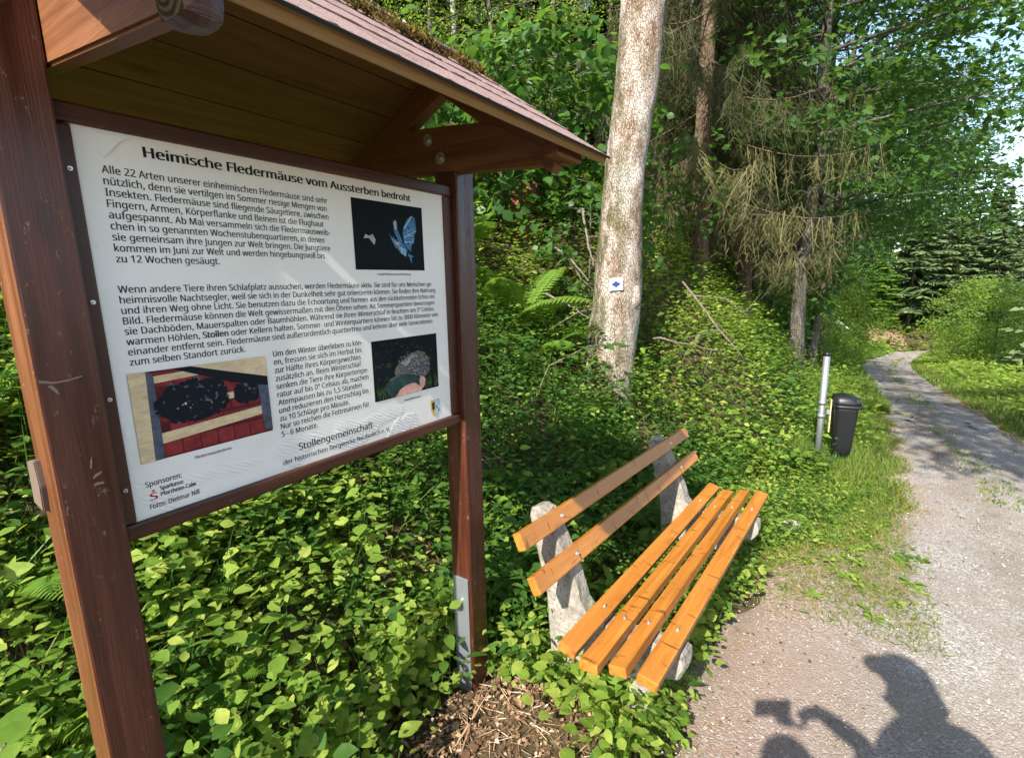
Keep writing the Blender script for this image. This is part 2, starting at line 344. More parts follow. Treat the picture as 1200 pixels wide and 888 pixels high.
def _gravel():
    m = MT('gravel'); co = m.coord()
    wco = m.n('VectorMath', {0: co, 1: m.n('VectorMath', {0: m.n('TexNoise', {'Vector': co, 'Scale': 25.0}).outputs[1], 'Scale': .03}, operation='SCALE').outputs[0]}, operation='ADD').outputs[0]
    v1 = m.n('TexVoronoi', {'Vector': wco, 'Scale': 105.0}); v2 = m.n('TexVoronoi', {'Vector': wco, 'Scale': 230.0})
    s1 = m.n('SeparateXYZ', {0: v1.outputs[1]}); s2 = m.n('SeparateXYZ', {0: v2.outputs[1]})
    c1 = m.ramp(s1.outputs[0], [(0, (.15, .128, .108)), (.35, (.235, .213, .187)), (.7, (.33, .308, .278)), (1, (.46, .438, .40))])
    c2 = m.ramp(s2.outputs[0], [(0, (.145, .118, .102)), (.5, (.25, .225, .205)), (1, (.42, .395, .37))])
    c = m.mix(m.ramp(s1.outputs[1], [(.45, 0), (.5, 1)], 'CONSTANT'), c2, c1)
    big = m.noise(co, 1.1, 6, .68)
    c = m.mix(m.ramp(big, [(.42, 0), (.60, .75)]), c, m.mix(m.noise(co, 120, 3, .6), (.165, .126, .098), (.28, .230, .185)))
    c = m.mix(m.ramp(m.noise(co, 5.2, 6, .75), [(.58, 0), (.70, .6)]), c, (.15, .088, .055))
    sx = m.n('SeparateXYZ', {0: co}); wv = m.math('SUBTRACT', m.math('MULTIPLY', sx.outputs[0], DY), m.math('MULTIPLY', sx.outputs[1], DX))
    uv = m.math('ADD', m.math('MULTIPLY', sx.outputs[0], DX), m.math('MULTIPLY', sx.outputs[1], DY))
    ew = m.n('MapRange', {'Value': m.math('ADD', wv, m.math('MULTIPLY', big, .9)), 1: .2, 2: .95, 3: .85, 4: 0.0}).outputs[0]
    eu = m.n('MapRange', {'Value': uv, 1: 3.2, 2: 4.4, 3: 1.0, 4: .45}).outputs[0]
    c = m.mix(m.math('MULTIPLY', m.math('MULTIPLY', ew, eu), m.ramp(s1.outputs[2], [(.62, 1), (.8, .2)])), c, m.mix(m.noise(co, 90, 4, .7), (.16, .098, .068), (.29, .20, .15)))
    tk = m.n('TexWave', {'Vector': m.n('CombineXYZ', {0: m.math('ADD', wv, m.math('MULTIPLY', m.noise(co, .8, 2), .35)), 1: 0.0, 2: 0.0}).outputs[0], 'Scale': .40, 'Phase Offset': 2.6}).outputs[1]
    c = m.mix(m.math('MULTIPLY', m.ramp(tk, [(.25, 1), (.6, 0)]), m.math('MULTIPLY', m.ramp(m.noise(co, 2.4, 5, .7), [(.35, 0), (.65, 1)]), .6)), c, (.15, .125, .085))
    h = m.math('SUBTRACT', 1.0, m.math('ADD', v1.outputs[0], m.math('MULTIPLY', v2.outputs[0], .5)))
    m.P(Base_Color=c, Roughness=.92, Specular_IOR_Level=.2); m.bump(m.math('ADD', h, m.noise(co, 60, 4, .6)), .5, .010); return m.m
M['gravel'] = _gravel()
def _pebble():
    m = MT('pebble'); v = m.n('Attribute', attribute_name='var').outputs['Fac']
    m.P(Base_Color=m.ramp(v, [(0, (.14, .10, .085)), (.4, (.28, .225, .195)), (.8, (.40, .355, .32)), (1, (.54, .50, .46))]), Roughness=.85, Specular_IOR_Level=.25); return m.m
M['pebble'] = _pebble()
def _litter():
    m = MT('dry litter'); v = m.n('Attribute', attribute_name='var').outputs['Fac']
    m.P(Base_Color=m.ramp(v, [(0, (.06, .034, .02)), (.4, (.17, .095, .05)), (.8, (.33, .22, .13)), (1, (.50, .40, .28))]), Roughness=.8, Specular_IOR_Level=.25); return m.m
M['litter'] = _litter()
M['redsoil'] = flat('bare red soil', (.21, .125, .075), .95)
# foliage: base colours of real leaves, lighter where light comes through
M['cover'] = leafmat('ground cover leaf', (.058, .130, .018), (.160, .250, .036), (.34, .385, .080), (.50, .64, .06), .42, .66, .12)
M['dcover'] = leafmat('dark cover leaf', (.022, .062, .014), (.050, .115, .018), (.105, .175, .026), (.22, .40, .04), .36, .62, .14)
M['grass'] = leafmat('grass blade', (.055, .110, .016), (.110, .175, .022), (.21, .235, .045), (.36, .5, .06), .35, .5, .3)
M['dry'] = leafmat('dry grass', (.14, .12, .03), (.27, .21, .06), (.40, .31, .12), (.45, .36, .1), .3, .6, .25)
M['fern'] = leafmat('fern frond', (.055, .135, .016), (.115, .215, .026), (.20, .29, .045), (.40, .58, .06), .42, .5, .25)
M['beech'] = leafmat('beech leaf', (.060, .135, .016), (.145, .235, .030), (.25, .32, .055), (.50, .66, .10), .5, .5, .22)
M['maple'] = leafmat('maple leaf', (.022, .068, .015), (.046, .108, .020), (.090, .155, .028), (.26, .46, .05), .34, .45, .3)
M['hazel'] = leafmat('hazel leaf', (.020, .062, .013), (.042, .105, .018), (.085, .160, .026), (.25, .46, .05), .38, .45, .3)
M['fir'] = leafmat('fir needles', (.055, .10, .042), (.115, .175, .066), (.18, .24, .085), (.14, .2, .06), .22, .6, .25)
M['spruce'] = leafmat('dry spruce twigs', (.030, .038, .014), (.085, .088, .034), (.19, .165, .075), (.2, .19, .07), .22, .7, .15)
M['bpale'] = barkmat('pale plated bark', (.065, .042, .028), (.24, .165, .115), (.44, .34, .265), 2.3, .17, True, (.57, .515, .46))
M['bspruce'] = barkmat('spruce bark', (.05, .036, .025), (.15, .10, .07), (.26, .18, .13), 1.6, .04)
M['bgrey'] = barkmat('grey bark', (.045, .038, .03), (.10, .088, .07), (.19, .17, .145), .8, .06, False)
M['bwhite'] = barkmat('birch bark', (.2, .18, .15), (.52, .49, .44), (.7, .68, .64), .6, 0, False)
M['stick'] = barkmat('dead wood', (.08, .062, .045), (.19, .155, .12), (.31, .27, .22), 2.0, 0, False)
M['stump'] = barkmat('rotten wood', (.05, .022, .012), (.17, .075, .038), (.27, .14, .075), 1.5, .03)
# ------------------------------------------------------------------ ground and path
def grid_mesh(name, U, Wc, m, zoff=0.0):
    a, b = np.meshgrid(U, Wc, indexing='ij'); x, y = xy(a, b); z = height(x, y) + zoff
    V = np.stack([x, y, z], 2).reshape(-1, 3); nw = len(Wc)
    i, j = np.meshgrid(np.arange(len(U) - 1), np.arange(nw - 1), indexing='ij'); k = (i * nw + j).ravel()
    return mesh_data(name, V, np.stack([k, k + nw, k + nw + 1, k + 1], 1), m, None, True)
GU = np.concatenate([np.arange(-16, -2, .5), np.arange(-2, 9, .075), np.arange(9, 62, .4), np.linspace(62, 420, 60)])
GW = np.concatenate([-np.geomspace(160, 8, 50), np.arange(-7.9, 3.2, .08), 3.2 + np.geomspace(.1, 160, 50)])
tag(mobj('ground', grid_mesh('ground', GU, GW, M['ground'])), kind='structure')
PU = np.concatenate([np.arange(-6, 10, .06), np.arange(10, 58, .3)])
tt = np.linspace(0, 1, 26); A_, T_ = np.meshgrid(PU, tt, indexing='ij')
lo, hi = path_l(A_) , path_r(A_); Wp = lo + (hi - lo) * T_ + bend(A_)
px_, py_ = xy(A_, Wp); pz_ = height(px_, py_) + .012
rut = np.exp(-((T_ - .27) / .09) ** 2) + np.exp(-((T_ - .74) / .09) ** 2); pz_ += -.012 * rut * sstep(3, 5, A_)
pz_[:, 0] -= .03; pz_[:, -1] -= .03
nw = 26; i, j = np.meshgrid(np.arange(len(PU) - 1), np.arange(nw - 1), indexing='ij'); k = (i * nw + j).ravel()
tag(mobj('gravel_path', mesh_data('gravel_path', np.stack([px_, py_, pz_], 2).reshape(-1, 3), np.stack([k, k + nw, k + nw + 1, k + 1], 1), M['gravel'], None, True)), kind='structure')

# ------------------------------------------------------------------ beams
def P3(u, w, z): x, y = xy(u, w); return np.array([x, y, z], float)
WM = {}
def place(o, parent, Mw):
    base = WM.get(parent.name) if parent is not None else None
    if base is None: base = Matrix.Translation(parent.location) if parent is not None else Matrix()
    o.matrix_basis = base.inverted() @ Mw; WM[o.name] = Mw.copy(); return o
def axes_m(p, X, Z):
    X = Vector(X).normalized(); Z = Vector(Z); Y = Z.cross(X).normalized(); Z = X.cross(Y)
    R = Matrix((X, Y, Z)).transposed().to_4x4(); R.translation = Vector(p); return R
def box_bm(l, w, h, bev=.004, seg=2, taper=None):
    bm = bmesh.new(); bmesh.ops.create_cube(bm, size=1.0)
    for v in bm.verts: v.co = Vector((v.co.x * l, v.co.y * w, v.co.z * h))
    if taper: taper(bm)
    if bev: bmesh.ops.bevel(bm, geom=list(bm.edges), offset=bev, segments=seg, affect='EDGES', profile=.6)
    return bm
def beam(name, p0, p1, w, h, m, parent, up=(0, 0, 1), bev=.004, taper=None, ends=None, face=False):
    p0 = Vector(p0); p1 = Vector(p1); l = (p1 - p0).length
    bm = box_bm(l, w, h, bev, 2, taper)
    mats = [m]
    if ends is not None:
        mats = [m, ends]
        bm.normal_update()
        for f in bm.faces:
            if abs(f.normal.x) > .9: f.material_index = 1
    if face:                                   # one long side gets a lighter orange brown than the rest
        mats = [m, M['stain_orange']]; bm.normal_update()
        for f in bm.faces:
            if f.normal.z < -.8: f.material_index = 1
    o = bm_obj(name, bm, mats, parent); return place(o, parent, axes_m((p0 + p1) / 2, p1 - p0, up))
def cyl_bm(r, d, n=20, r2=None, bev=0):
    bm = bmesh.new(); bmesh.ops.create_cone(bm, cap_ends=True, segments=n, radius1=r, radius2=r if r2 is None else r2, depth=d)
    if bev: bmesh.ops.bevel(bm, geom=[e for e in bm.edges if e.is_manifold and e.calc_face_angle(0) > .6], offset=bev, segments=2, affect='EDGES')
    return bm
def bolt(name, p, nrm, r, m, parent):
    bm = cyl_bm(r, .004, 20, r * .92); q = bmesh.ops.create_cone(bm, cap_ends=True, segments=6, radius1=r * .5, radius2=r * .42, depth=.009)
    for v in q['verts']: v.co.z += .005
    o = bm_obj(name, bm, m, parent); nrm = Vector(nrm)
    return place(o, parent, axes_m(p, nrm.orthogonal(), nrm))
def prism(name, pts, thick, m, parent, Mw, bev=.006, seg=2, rough=0, rng=None, sub=0):
    """outline in the local XZ plane, given thickness along Y"""
    bm = bmesh.new(); vs = [bm.verts.new((a, -thick / 2, b)) for a, b in pts]; f = bm.faces.new(vs)
    r = bmesh.ops.extrude_face_region(bm, geom=[f])
    for v in r['geom']:
        if isinstance(v, bmesh.types.BMVert): v.co.y += thick
    bmesh.ops.recalc_face_normals(bm, faces=bm.faces)
    if bev: bmesh.ops.bevel(bm, geom=list(bm.edges), offset=bev, segments=seg, affect='EDGES')
    if sub:
        bmesh.ops.triangulate(bm, faces=bm.faces)
        bmesh.ops.subdivide_edges(bm, edges=[e for e in bm.edges if e.calc_length() > .05], cuts=sub, use_grid_fill=True)
    if rough:
        for v in bm.verts: v.co += Vector(rng.normal(0, rough, 3))
    o = bm_obj(name, bm, m, parent, smooth=False); return place(o, parent, Mw)
D3 = Vector((DX, DY, 0)); N3 = Vector((DY, -DX, 0)); UPV = Vector((0, 0, 1))

# ------------------------------------------------------------------ the notice shelter
sh = empty('notice_shelter', xy(.87, -1.23) + (-1.72,), 'dark stained timber notice shelter with a felt roof and a framed bat information panel', 'notice board')
def post(u0, u1, wf, wb, z0, z1, orange_side=True):
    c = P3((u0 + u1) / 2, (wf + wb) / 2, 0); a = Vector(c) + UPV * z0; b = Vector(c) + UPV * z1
    return beam('post', a, b, abs(wf - wb), u1 - u0, M['stain'], sh, D3, .005, None, None, orange_side)
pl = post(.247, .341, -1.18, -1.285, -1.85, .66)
pr = post(1.413, 1.508, -1.18, -1.278, -1.70, .405, False)
tag(pl, 'scuffed stained post with a cut notch'); tag(pr, 'stained post with a metal foot plate')
# foot plates of the posts and their bolts
def foot_plate(u, par, zt):
    o = beam('foot_plate', P3(u - .004, -1.232, -1.95), P3(u - .004, -1.232, zt), .076, .006, M['steel'], par, D3, .0015)
    for z in (zt - .10, zt - .42): bolt('bolt', P3(u - .008, -1.228, z), -D3, .010, M['bolt'], par)
    return o
foot_plate(1.413, pr, -1.165)
# whitish scar and the sawn-off knot on the near post
bmk = bmesh.new()
prism('sawn_stub', [(-.042, -.045), (.012, -.052), (.020, .0), (.012, .05), (-.036, .042)], .012, M['stub'], pl, axes_m(P3(.243, -1.262, -.36), N3, UPV), .002)
for nm, pts in (('scar', [(.252, -.157), (.270, -.161), (.290, -.160), (.312, -.155), (.312, -.153), (.292, -.157), (.272, -.158), (.253, -.152)]), ('scuff', [(.300, -.330), (.302, -.318), (.305, -.308), (.3045, -.320), (.302, -.332)]), ('scuff', [(.301, -.352), (.314, -.346), (.317, -.341), (.306, -.344)]), ('scuff', [(.300, -.366), (.318, -.366), (.315, -.362), (.304, -.361)]), ('scuff', [(.262, -.164), (.270, -.176), (.276, -.182), (.274, -.172), (.268, -.163)])):
    prism(nm, pts, .0016, M['scuff'], pl, axes_m(P3(0, -1.1803, 0), D3, UPV), 0)
# framed panel
FZ0, FZ1 = -.512, .336
def fbar(p0, p1, up): return beam('frame_bar', p0, p1, .05, .036, M['frame'], sh, up, .006)
fbar(P3(.3415, -1.225, FZ1 - .018), P3(1.4125, -1.225, FZ1 - .018), UPV)
fbar(P3(.3415, -1.225, FZ0 + .018), P3(1.4125, -1.222, FZ0 + .018), UPV)
beam('frame_bar', P3(.3545, -1.226, FZ0 + .0365), P3(.3545, -1.226, FZ1 - .0365), .044, .025, M['frame'], sh, D3, .005)
beam('frame_bar', P3(1.390, -1.226, FZ0 + .0365), P3(1.390, -1.226, FZ1 - .0365), .044, .044, M['frame'], sh, D3, .005)
for z in (.22, -.02, -.21, -.40): bolt('screw', P3(.3545, -1.2035, z), N3, .0045, M['bolt'], sh)
BM0 = axes_m(P3(.367, -1.21, 0), D3, UPV)
bmp = bmesh.new(); bmesh.ops.create_cube(bmp, size=1.0)
for v in bmp.verts: v.co = Vector((.502 + v.co.x * 1.02, .004 + v.co.y * .008, -.089 + v.co.z * .80))
panel = bm_obj('panel', bmp, M['panel'], sh); place(panel, sh, BM0)
tag(panel, 'white printed panel, its film blistered along the lower edge')

# a blistered flap of the film at the top left, a small tag at the left edge
flap = prism('film_flap', [(.0385, .293), (.0385, .2513), (.0445, .252), (.0560, .262), (.0700, .281), (.0898, .293)], .0050, M['panel'], panel, BM0, 0)
prism('edge_tag', [(.0055, -.293), (.0055, -.276), (.0155, -.2755), (.0155, -.2925)], .0016, M['white'], panel, BM0, 0)
# lettering, set line by line
import os
try: FONT = bpy.data.fonts.load(os.path.join(bpy.utils.system_resource('DATAFILES'), 'fonts', 'NotoSansHebrew-Regular.woff2'))      # one of Blender's own interface fonts
except Exception: FONT = None
def text_geo(s, bold=0.0):
    cu = bpy.data.curves.new('t', 'FONT'); cu.body = s; cu.offset = bold; cu.resolution_u = 3
    if FONT is not None: cu.font = FONT
    o = bpy.data.objects.new('t', cu); COL.objects.link(o); bpy.context.view_layer.update()
    ev = o.evaluated_get(bpy.context.evaluated_depsgraph_get()); me = ev.to_mesh()
    V = np.zeros(len(me.vertices) * 3, np.float32); me.vertices.foreach_get('co', V); V = V.reshape(-1, 3)[:, :2].copy()
    me.calc_loop_triangles(); T = np.zeros(len(me.loop_triangles) * 3, np.int32); me.loop_triangles.foreach_get('vertices', T)
    ev.to_mesh_clear(); bpy.data.objects.remove(o); bpy.data.curves.remove(cu); return V, T.reshape(-1, 3)
CAPH = max(1e-6, text_geo('H')[0][:, 1].max())
def set_line(acc, s, x0, x1, y, cap, bold=0.0, part=None):
    V, T = text_geo(s); a, b = V[:, 0].min(), V[:, 0].max(); k = (x1 - x0 - bold) / (b - a); em = cap / CAPH
    for q in ((-.02 * cap, .02 * cap) if bold == 0 else (0.0, bold * .34, bold * .67, bold)):
        acc.add(np.stack([x0 + q + (V[:, 0] - a) * k, np.full(len(V), -.0007), y + V[:, 1] * em], 1), T)
    if part:                                         # one word of the line set bold
        pre, word = part; w0 = text_geo(pre + word)[0][:, 0].max(); W, T2 = text_geo(word); ww = W[:, 0].max() - W[:, 0].min()
        for q in (-.0006, 0, .0006): acc.add(np.stack([x0 + q + (w0 - ww - a + W[:, 0] - W[:, 0].min()) * k, np.full(len(W), -.0009), y + W[:, 1] * em], 1), T2)
def lettering(name, lines, m=None):
    acc = Acc()
    for l in lines: set_line(acc, *l)
    o = mobj(name, acc.data(name, m or M['ink']), panel); place(o, panel, BM0); return o
lettering('heading', [("Heimische Fledermäuse vom Aussterben bedroht", .1111, .8508, .2626, .0198, .0026)])
P1 = [("Alle 22 Arten unserer einheimischen Fledermäuse sind sehr", .5366), ("nützlich, denn sie vertilgen im Sommer riesige Mengen von", .5319),
      ("Insekten. Fledermäuse sind fliegende Säugetiere, zwischen", .5358), ("Fingern, Armen, Körperflanke und Beinen ist die Flughaut", .5184),
      ("aufgespannt. Ab Mai versammeln sich die Fledermausweib-", .5374), ("chen in so genannten Wochenstubenquartieren, in denen", .5168),
      ("sie gemeinsam ihre Jungen zur Welt bringen. Die Jungtiere", .5332), ("kommen im Juni zur Welt und werden hingebungsvoll bis", .5137), ("zu 12 Wochen gesäugt.", .2340)]
lettering('paragraph', [(s, .0375, x, .2214 - .02075 * i, .0141, .0) for i, (s, x) in enumerate(P1)])
P2 = [("Wenn andere Tiere ihren Schlafplatz aussuchen, werden Fledermäuse aktiv. Sie sind für uns Menschen ge-", .9307),
      ("heimnisvolle Nachtsegler, weil sie sich in der Dunkelheit sehr gut orientieren können. Sie finden ihre Nahrung", .9454),
      ("und ihren Weg ohne Licht. Sie benutzen dazu die Echoortung und formen aus den rückkehrenden Echos ein", .9399),
      ("Bild. Fledermäuse können die Welt gewissermaßen mit den Ohren sehen. Als Sommerquartiere bevorzugen", .9384),
      ("sie Dachböden, Mauerspalten oder Baumhöhlen. Während sie ihren Winterschlaf in feuchten um 5° Celsius", .9335),
      ("warmen Höhlen, Stollen oder Kellern halten. Sommer- und Winterquartiere können bis zu 3000 Kilometer von", .9530),
      ("einander entfernt sein. Fledermäuse sind außerordentlich quartiertreu und kehren über viele Generationen", .9236),
      ("zum selben Standort zurück.", .2687)]
lettering('paragraph', [(s, .0326, x, -.0037 - .0208 * i, .0141, .0) + ((("warmen Höhlen, ", "Stollen"),) if i == 5 else ()) for i, (s, x) in enumerate(P2)])
P3_ = [("Um den Winter überleben zu kön-", .618), ("en, fressen sie sich im Herbst bis", .6136), ("zur Hälfte ihres Körpergewichtes", .6084),
       ("zusätzlich an. Beim Winterschlaf", .6085), ("senken die Tiere ihre Körpertempe-", .6328), ("ratur auf bis 0° Celsius ab, machen", .6318),
       ("Atempausen bis zu 1,5 Stunden", .6040), ("und reduzieren den Herzschlag bis", .6281), ("zu 10 Schläge pro Minute.", .5554),
       ("Nur so reichen die Fettreserven für", .6275), ("5 - 6 Monate.", .4445)]
lettering('paragraph', [(s, .3372, x, -.1705 - .0211 * i, .0144, .0) for i, (s, x) in enumerate(P3_)])
lettering('signature', [("Stollengemeinschaft", .3816, .6347, -.4306, .0190, .0), ("der historischen Bergwerke Neubulach e. V.", .3333, .7016, -.4578, .0130, 0)])
lettering('sponsor_line', [("Sponsoren:", .025, .0944, -.4093, .0118, 0), ("Sparkasse", .0501, .0964, -.4236, .0092, .0007), ("Pforzheim Calw", .0501, .1215, -.4372, .0092, .0007), ("Fotos: Dietmar Nill", .0273, .1255, -.4590, .0110, 0)])
lettering('caption', [("Fledermauskolonie", .127, .2084, -.3766, .0066, .0)]); lettering('caption', [("Langohrfledermaus auf Beutezug", .6932, .8328, .0323, .0066, .0)]); lettering('caption', [("Zwergfledermaus", .7733, .8478, -.3756, .0066, .0)])
def poly_obj(name, polys, mats, parent=panel):
    V = []; F = []; mi = []
    for pts, k, lay in polys:
        b = len(V); V += [(x, -.0007 - .00035 * lay, z) for x, z in pts]; F.append(np.array([list(range(b, b + len(pts)))])); mi.append(k)
    o = mobj(name, mesh_data(name, V, F, mats, mi), parent); place(o, parent, BM0); return o
lg = Acc(); set_line(lg, "S", .0296, .0446, -.4400, .0150, .0016); a = np.linspace(0, 2 * np.pi, 13)[:-1]
lg.add([(.0375 + .0027 * math.cos(t), -.0009, -.4205 + .0027 * math.sin(t)) for t in a], [(0, i, i + 1) for i in range(1, 11)])
place(mobj('sponsor_emblem', lg.data('sponsor_emblem', M['red']), panel), panel, BM0)
rg = np.random.default_rng(5)
def ell(cx, cy, rx, ry, n=20, j=.0): return [(cx + rx * math.cos(t) * (1 + rg.normal(0, j)), cy + ry * math.sin(t) * (1 + rg.normal(0, j))) for t in np.linspace(0, 2 * np.pi, n, endpoint=False)]
# flying bat by night
def q1(l): return [(.615 + .2835 * (x - 560) / 410, .2482 - .2002 * (y - 362) / 410) for x, y in l]
b1 = [([(.615, .048), (.8985, .048), (.8985, .2482), (.615, .2482)], 0, 0)]
b1 += [(q1(l), k, s) for l, k, s in [([(838, 540), (845, 500), (872, 445), (898, 422), (920, 432), (926, 510), (908, 560), (905, 590), (890, 615), (885, 655), (868, 640), (845, 600)], 1, 1),
       ([(845, 505), (898, 424), (901, 428), (850, 512)], 2, 2), ([(845, 560), (925, 510), (925, 516), (847, 568)], 2, 2), ([(845, 590), (906, 585), (905, 591), (846, 597)], 2, 2),
       ([(752, 545), (792, 592), (832, 598), (862, 640), (852, 686), (818, 664), (785, 615)], 1, 3), ([(765, 572), (792, 592), (825, 600), (800, 618)], 3, 4), ([(815, 625), (850, 640), (848, 680), (822, 662)], 4, 4),
       ([(783, 475), (795, 460), (805, 475), (808, 520), (835, 592), (812, 592), (786, 535)], 1, 2), ([(783, 475), (795, 460), (804, 476), (800, 522), (789, 520)], 3, 3),
       ([(862, 655), (880, 672), (902, 682), (886, 690), (887, 730), (876, 705)], 1, 3), ([(612, 588), (622, 562), (642, 572), (662, 558), (676, 592), (668, 622), (654, 604), (640, 584)], 3, 1)]]
for _ in range(70):
    s = rg.uniform(0, 1); x0 = 845 + 50 * rg.uniform(0, 1); y0 = 500 + 110 * rg.uniform(0, 1); b1.append((q1([(x0, y0), (x0 + 14, y0 - 5 + rg.normal(0, 4)), (x0 + 13, y0 - 2)]), 4 if s < .3 else 0 if s < .5 else 1, 2.5 + .001 * _))
for _ in range(90):
    t = rg.uniform(0, 1); x0 = 770 + 75 * t + rg.normal(0, 9); y0 = 575 + 85 * t + rg.normal(0, 12); b1.append((q1([(x0, y0), (x0 + 4, y0 + 9), (x0 + 1, y0 + 11)]), int(rg.choice([0, 1, 3, 4, 4])), 4.5 + .001 * _))
poly_obj('night_flight_picture', b1, [M['night'], M['wing'], M['pblue'], M['furp'], M['pblue']])
# colony hanging under a tiled roof
X0, X1, Z0, Z1 = .0236, .3146, -.357, -.166
def q2(l): return [(X0 + (X1 - X0) * s, Z0 + (Z1 - Z0) * t) for s, t in l]
b2 = [(q2([(0, 0), (1, 0), (1, 1), (0, 1)]), 1, 0)]
for r in range(5):
    for c in range(7):
        s0 = .16 + c * .13 + (.06 if r % 2 else 0); t0 = .02 + r * .2
        b2.append((q2([(s0, t0), (min(s0 + .12, .97), t0), (min(s0 + .12, .97), min(t0 + .17, .98)), (s0, min(t0 + .17, .98))]), 0, 1))
b2 += [(q2(l), k, s) for l, k, s in [([(.14, .86), (.62, .90), (.62, .97), (.14, .94)], 2, 2), ([(.14, .50), (.9, .55), (.9, .63), (.14, .58)], 2, 2), ([(.14, .17), (.95, .26), (.95, .37), (.14, .29)], 2, 2),
       ([(.40, 1), (1, 1), (1, .74), (.72, .86)], 2, 5), ([(.28, 1), (.41, 1), (.72, .86), (1, .74), (1, .62), (.70, .74)], 3, 6), ([(0, 0), (.09, 0), (.11, 1), (0, 1)], 2, 4), ([(.09, 0), (.155, 0), (.155, .97), (.11, 1)], 4, 4), ([(.93, .05), (1, .02), (1, .62), (.91, .65)], 4, 5)]]
def inside(s, t): return ((s - .41) / .27) ** 2 + ((t - .60) / .24) ** 2 + .1 * math.sin(s * 40) < 1 or ((s - .82) / .11) ** 2 + ((t - .585) / .14) ** 2 < 1
while len(b2) < 1000:
    s, t = rg.uniform(.13, .95), rg.uniform(.3, .88)
    if inside(s, t):
        a = rg.uniform(0, 6.3); r = rg.uniform(.012, .026)
        b2.append((q2([(s + r * math.cos(a + k) * 1.0, t + r * 1.5 * math.sin(a + k)) for k in (0, 1.9, 3.6, 5.0)]), 5 if rg.uniform() < .09 else 3, 3 + .0015 * len(b2)))
poly_obj('colony_picture', b2, [M['brick'], M['brickd'], M['cream'], M['batblk'], M['batgry'], M['batgry']])
# small bat held on a finger
def q3(l):
    o = []
    for x, y in l:
        bt, tp = 385 - (x - 650) * .243, 5 - (x - 628) * .135
        s = (x - (628 + (650 - 628) * (y / 385))) / 412; t = (bt - y) / (bt - tp); o.append((.651 + .2895 * min(max(s, 0), 1), -.3545 + .189 * min(max(t, 0), 1)))
    return o
b3 = [([(.651, -.3545), (.9405, -.3545), (.9405, -.1655), (.651, -.1655)], 0, 0)]
for i in range(150):
    s = rg.uniform(.02, .98); t = rg.uniform(0, .12); hh = rg.uniform(.1, .33) * (1.2 if s > .7 else .8)
    x, z = .651 + .2895 * s, -.3545 + .189 * t; b3.append(([(x, z), (x + .003, z), (x + rg.normal(0, .005), z + .189 * hh)], 1, 1))
b3 += [(q3(l), k, s) for l, k, s in [([(762, 190), (780, 150), (820, 108), (865, 78), (912, 60), (955, 72), (982, 112), (988, 160), (978, 205), (950, 225), (880, 212), (800, 222), (765, 215)], 2, 2), ([(800, 140), (850, 100), (905, 80), (880, 110), (830, 160)], 3, 3), ([(880, 150), (920, 130), (980, 130), (985, 170), (960, 200), (890, 180)], 6, 3),
       ([(762, 372), (790, 310), (840, 275), (890, 262), (922, 285), (918, 240), (940, 215), (960, 240), (955, 280), (930, 315), (900, 322)], 4, 4), ([(698, 300), (730, 240), (790, 208), (850, 212), (920, 222), (918, 262), (860, 268), (800, 296), (770, 350), (742, 362)], 5, 5), ([(730, 240), (790, 208), (792, 222), (742, 258)], 6, 6)]]
cnt = 0
while cnt < 520:                                        # fur, hair by hair
    x0, y0 = rg.uniform(755, 990), rg.uniform(60, 225)
    if ((x0 - 880) / 108) ** 2 + ((y0 - 145) / 82) ** 2 < 1:
        a = .6 + .006 * (x0 - 880) + rg.normal(0, .35); L = rg.uniform(9, 22); b3.append((q3([(x0, y0), (x0 + L * math.cos(a), y0 + L * math.sin(a)), (x0 + L * math.cos(a) + 3, y0 + L * math.sin(a) - 3)]), int(rg.choice([2, 2, 3, 3, 0, 6, 7])), 4 + .001 * cnt)); cnt += 1
for _ in range(60):
    x0, y0 = rg.uniform(640, 1040), rg.uniform(0, 230)
    if ((x0 - 880) / 125) ** 2 + ((y0 - 145) / 100) ** 2 > 1: b3.append((q3([(x0, y0), (x0 + rg.normal(0, 24), y0 + rg.uniform(10, 34)), (x0 + rg.normal(0, 10), y0 + 20)]), 8, .5))
poly_obj('held_bat_picture', b3, [M['night'], M['grassp'], M['fur'], M['furp'], M['skinp'], M['glove'], M['batgry'], M['furd'], M['nightg']])
def cr(l): return [(.8965 + .0445 * s, -.463 + .065 * t) for s, t in l]
poly_obj('town_crest', [(cr([(0, 1), (.5, 1), (.5, 0), (.28, .08), (.08, .28), (0, .5)]), 0, 0), (cr([(.5, 1), (1, 1), (1, .5), (.92, .28), (.72, .08), (.5, 0)]), 1, 0),
    (cr([(.08, .9), (.18, .8), (.25, .95), (.32, .8), (.44, .92), (.4, .6), (.46, .45), (.3, .5), (.25, .32), (.2, .5), (.06, .45), (.14, .62)]), 2, 1), (cr([(.55, .3), (.6, .25), (.95, .6), (.9, .65)]), 3, 1), (cr([(.9, .25), (.95, .3), (.62, .65), (.57, .6)]), 2, 1)], [M['gold'], M['pblue'], M['ink'], M['white']])
# cross arms, bolted on the posts, cut to the pitch of the roof
def arm(u, wb, wf, zb, zf, cutw, zc, t=.055):
    mid = (wb + wf) / 2
    def q(w): return zb + (zf - zb) * (w - wb) / (wf - wb)
    pts = [(wb, q(wb)), (wf, q(wf)), (wf, q(wf) + .02), (cutw, zc), (-1.40, zc + .035), (wb, q(wb) + .05)]
    return prism('cross_arm', pts, t, M['arm'], sh, axes_m(P3(u + t / 2, 0, 0), N3, UPV), .005)
ar = arm(1.410, -1.66, -.765, .412, .350, -1.03, .515)
al = arm(.3425, -1.60, -.72, .422, .336, -.90, .47, .034)
for z, w in ((.500, -1.30), (.432, -1.246)): bolt('bolt', P3(1.4085, w, z), -D3, .021, M['bolt'], ar)
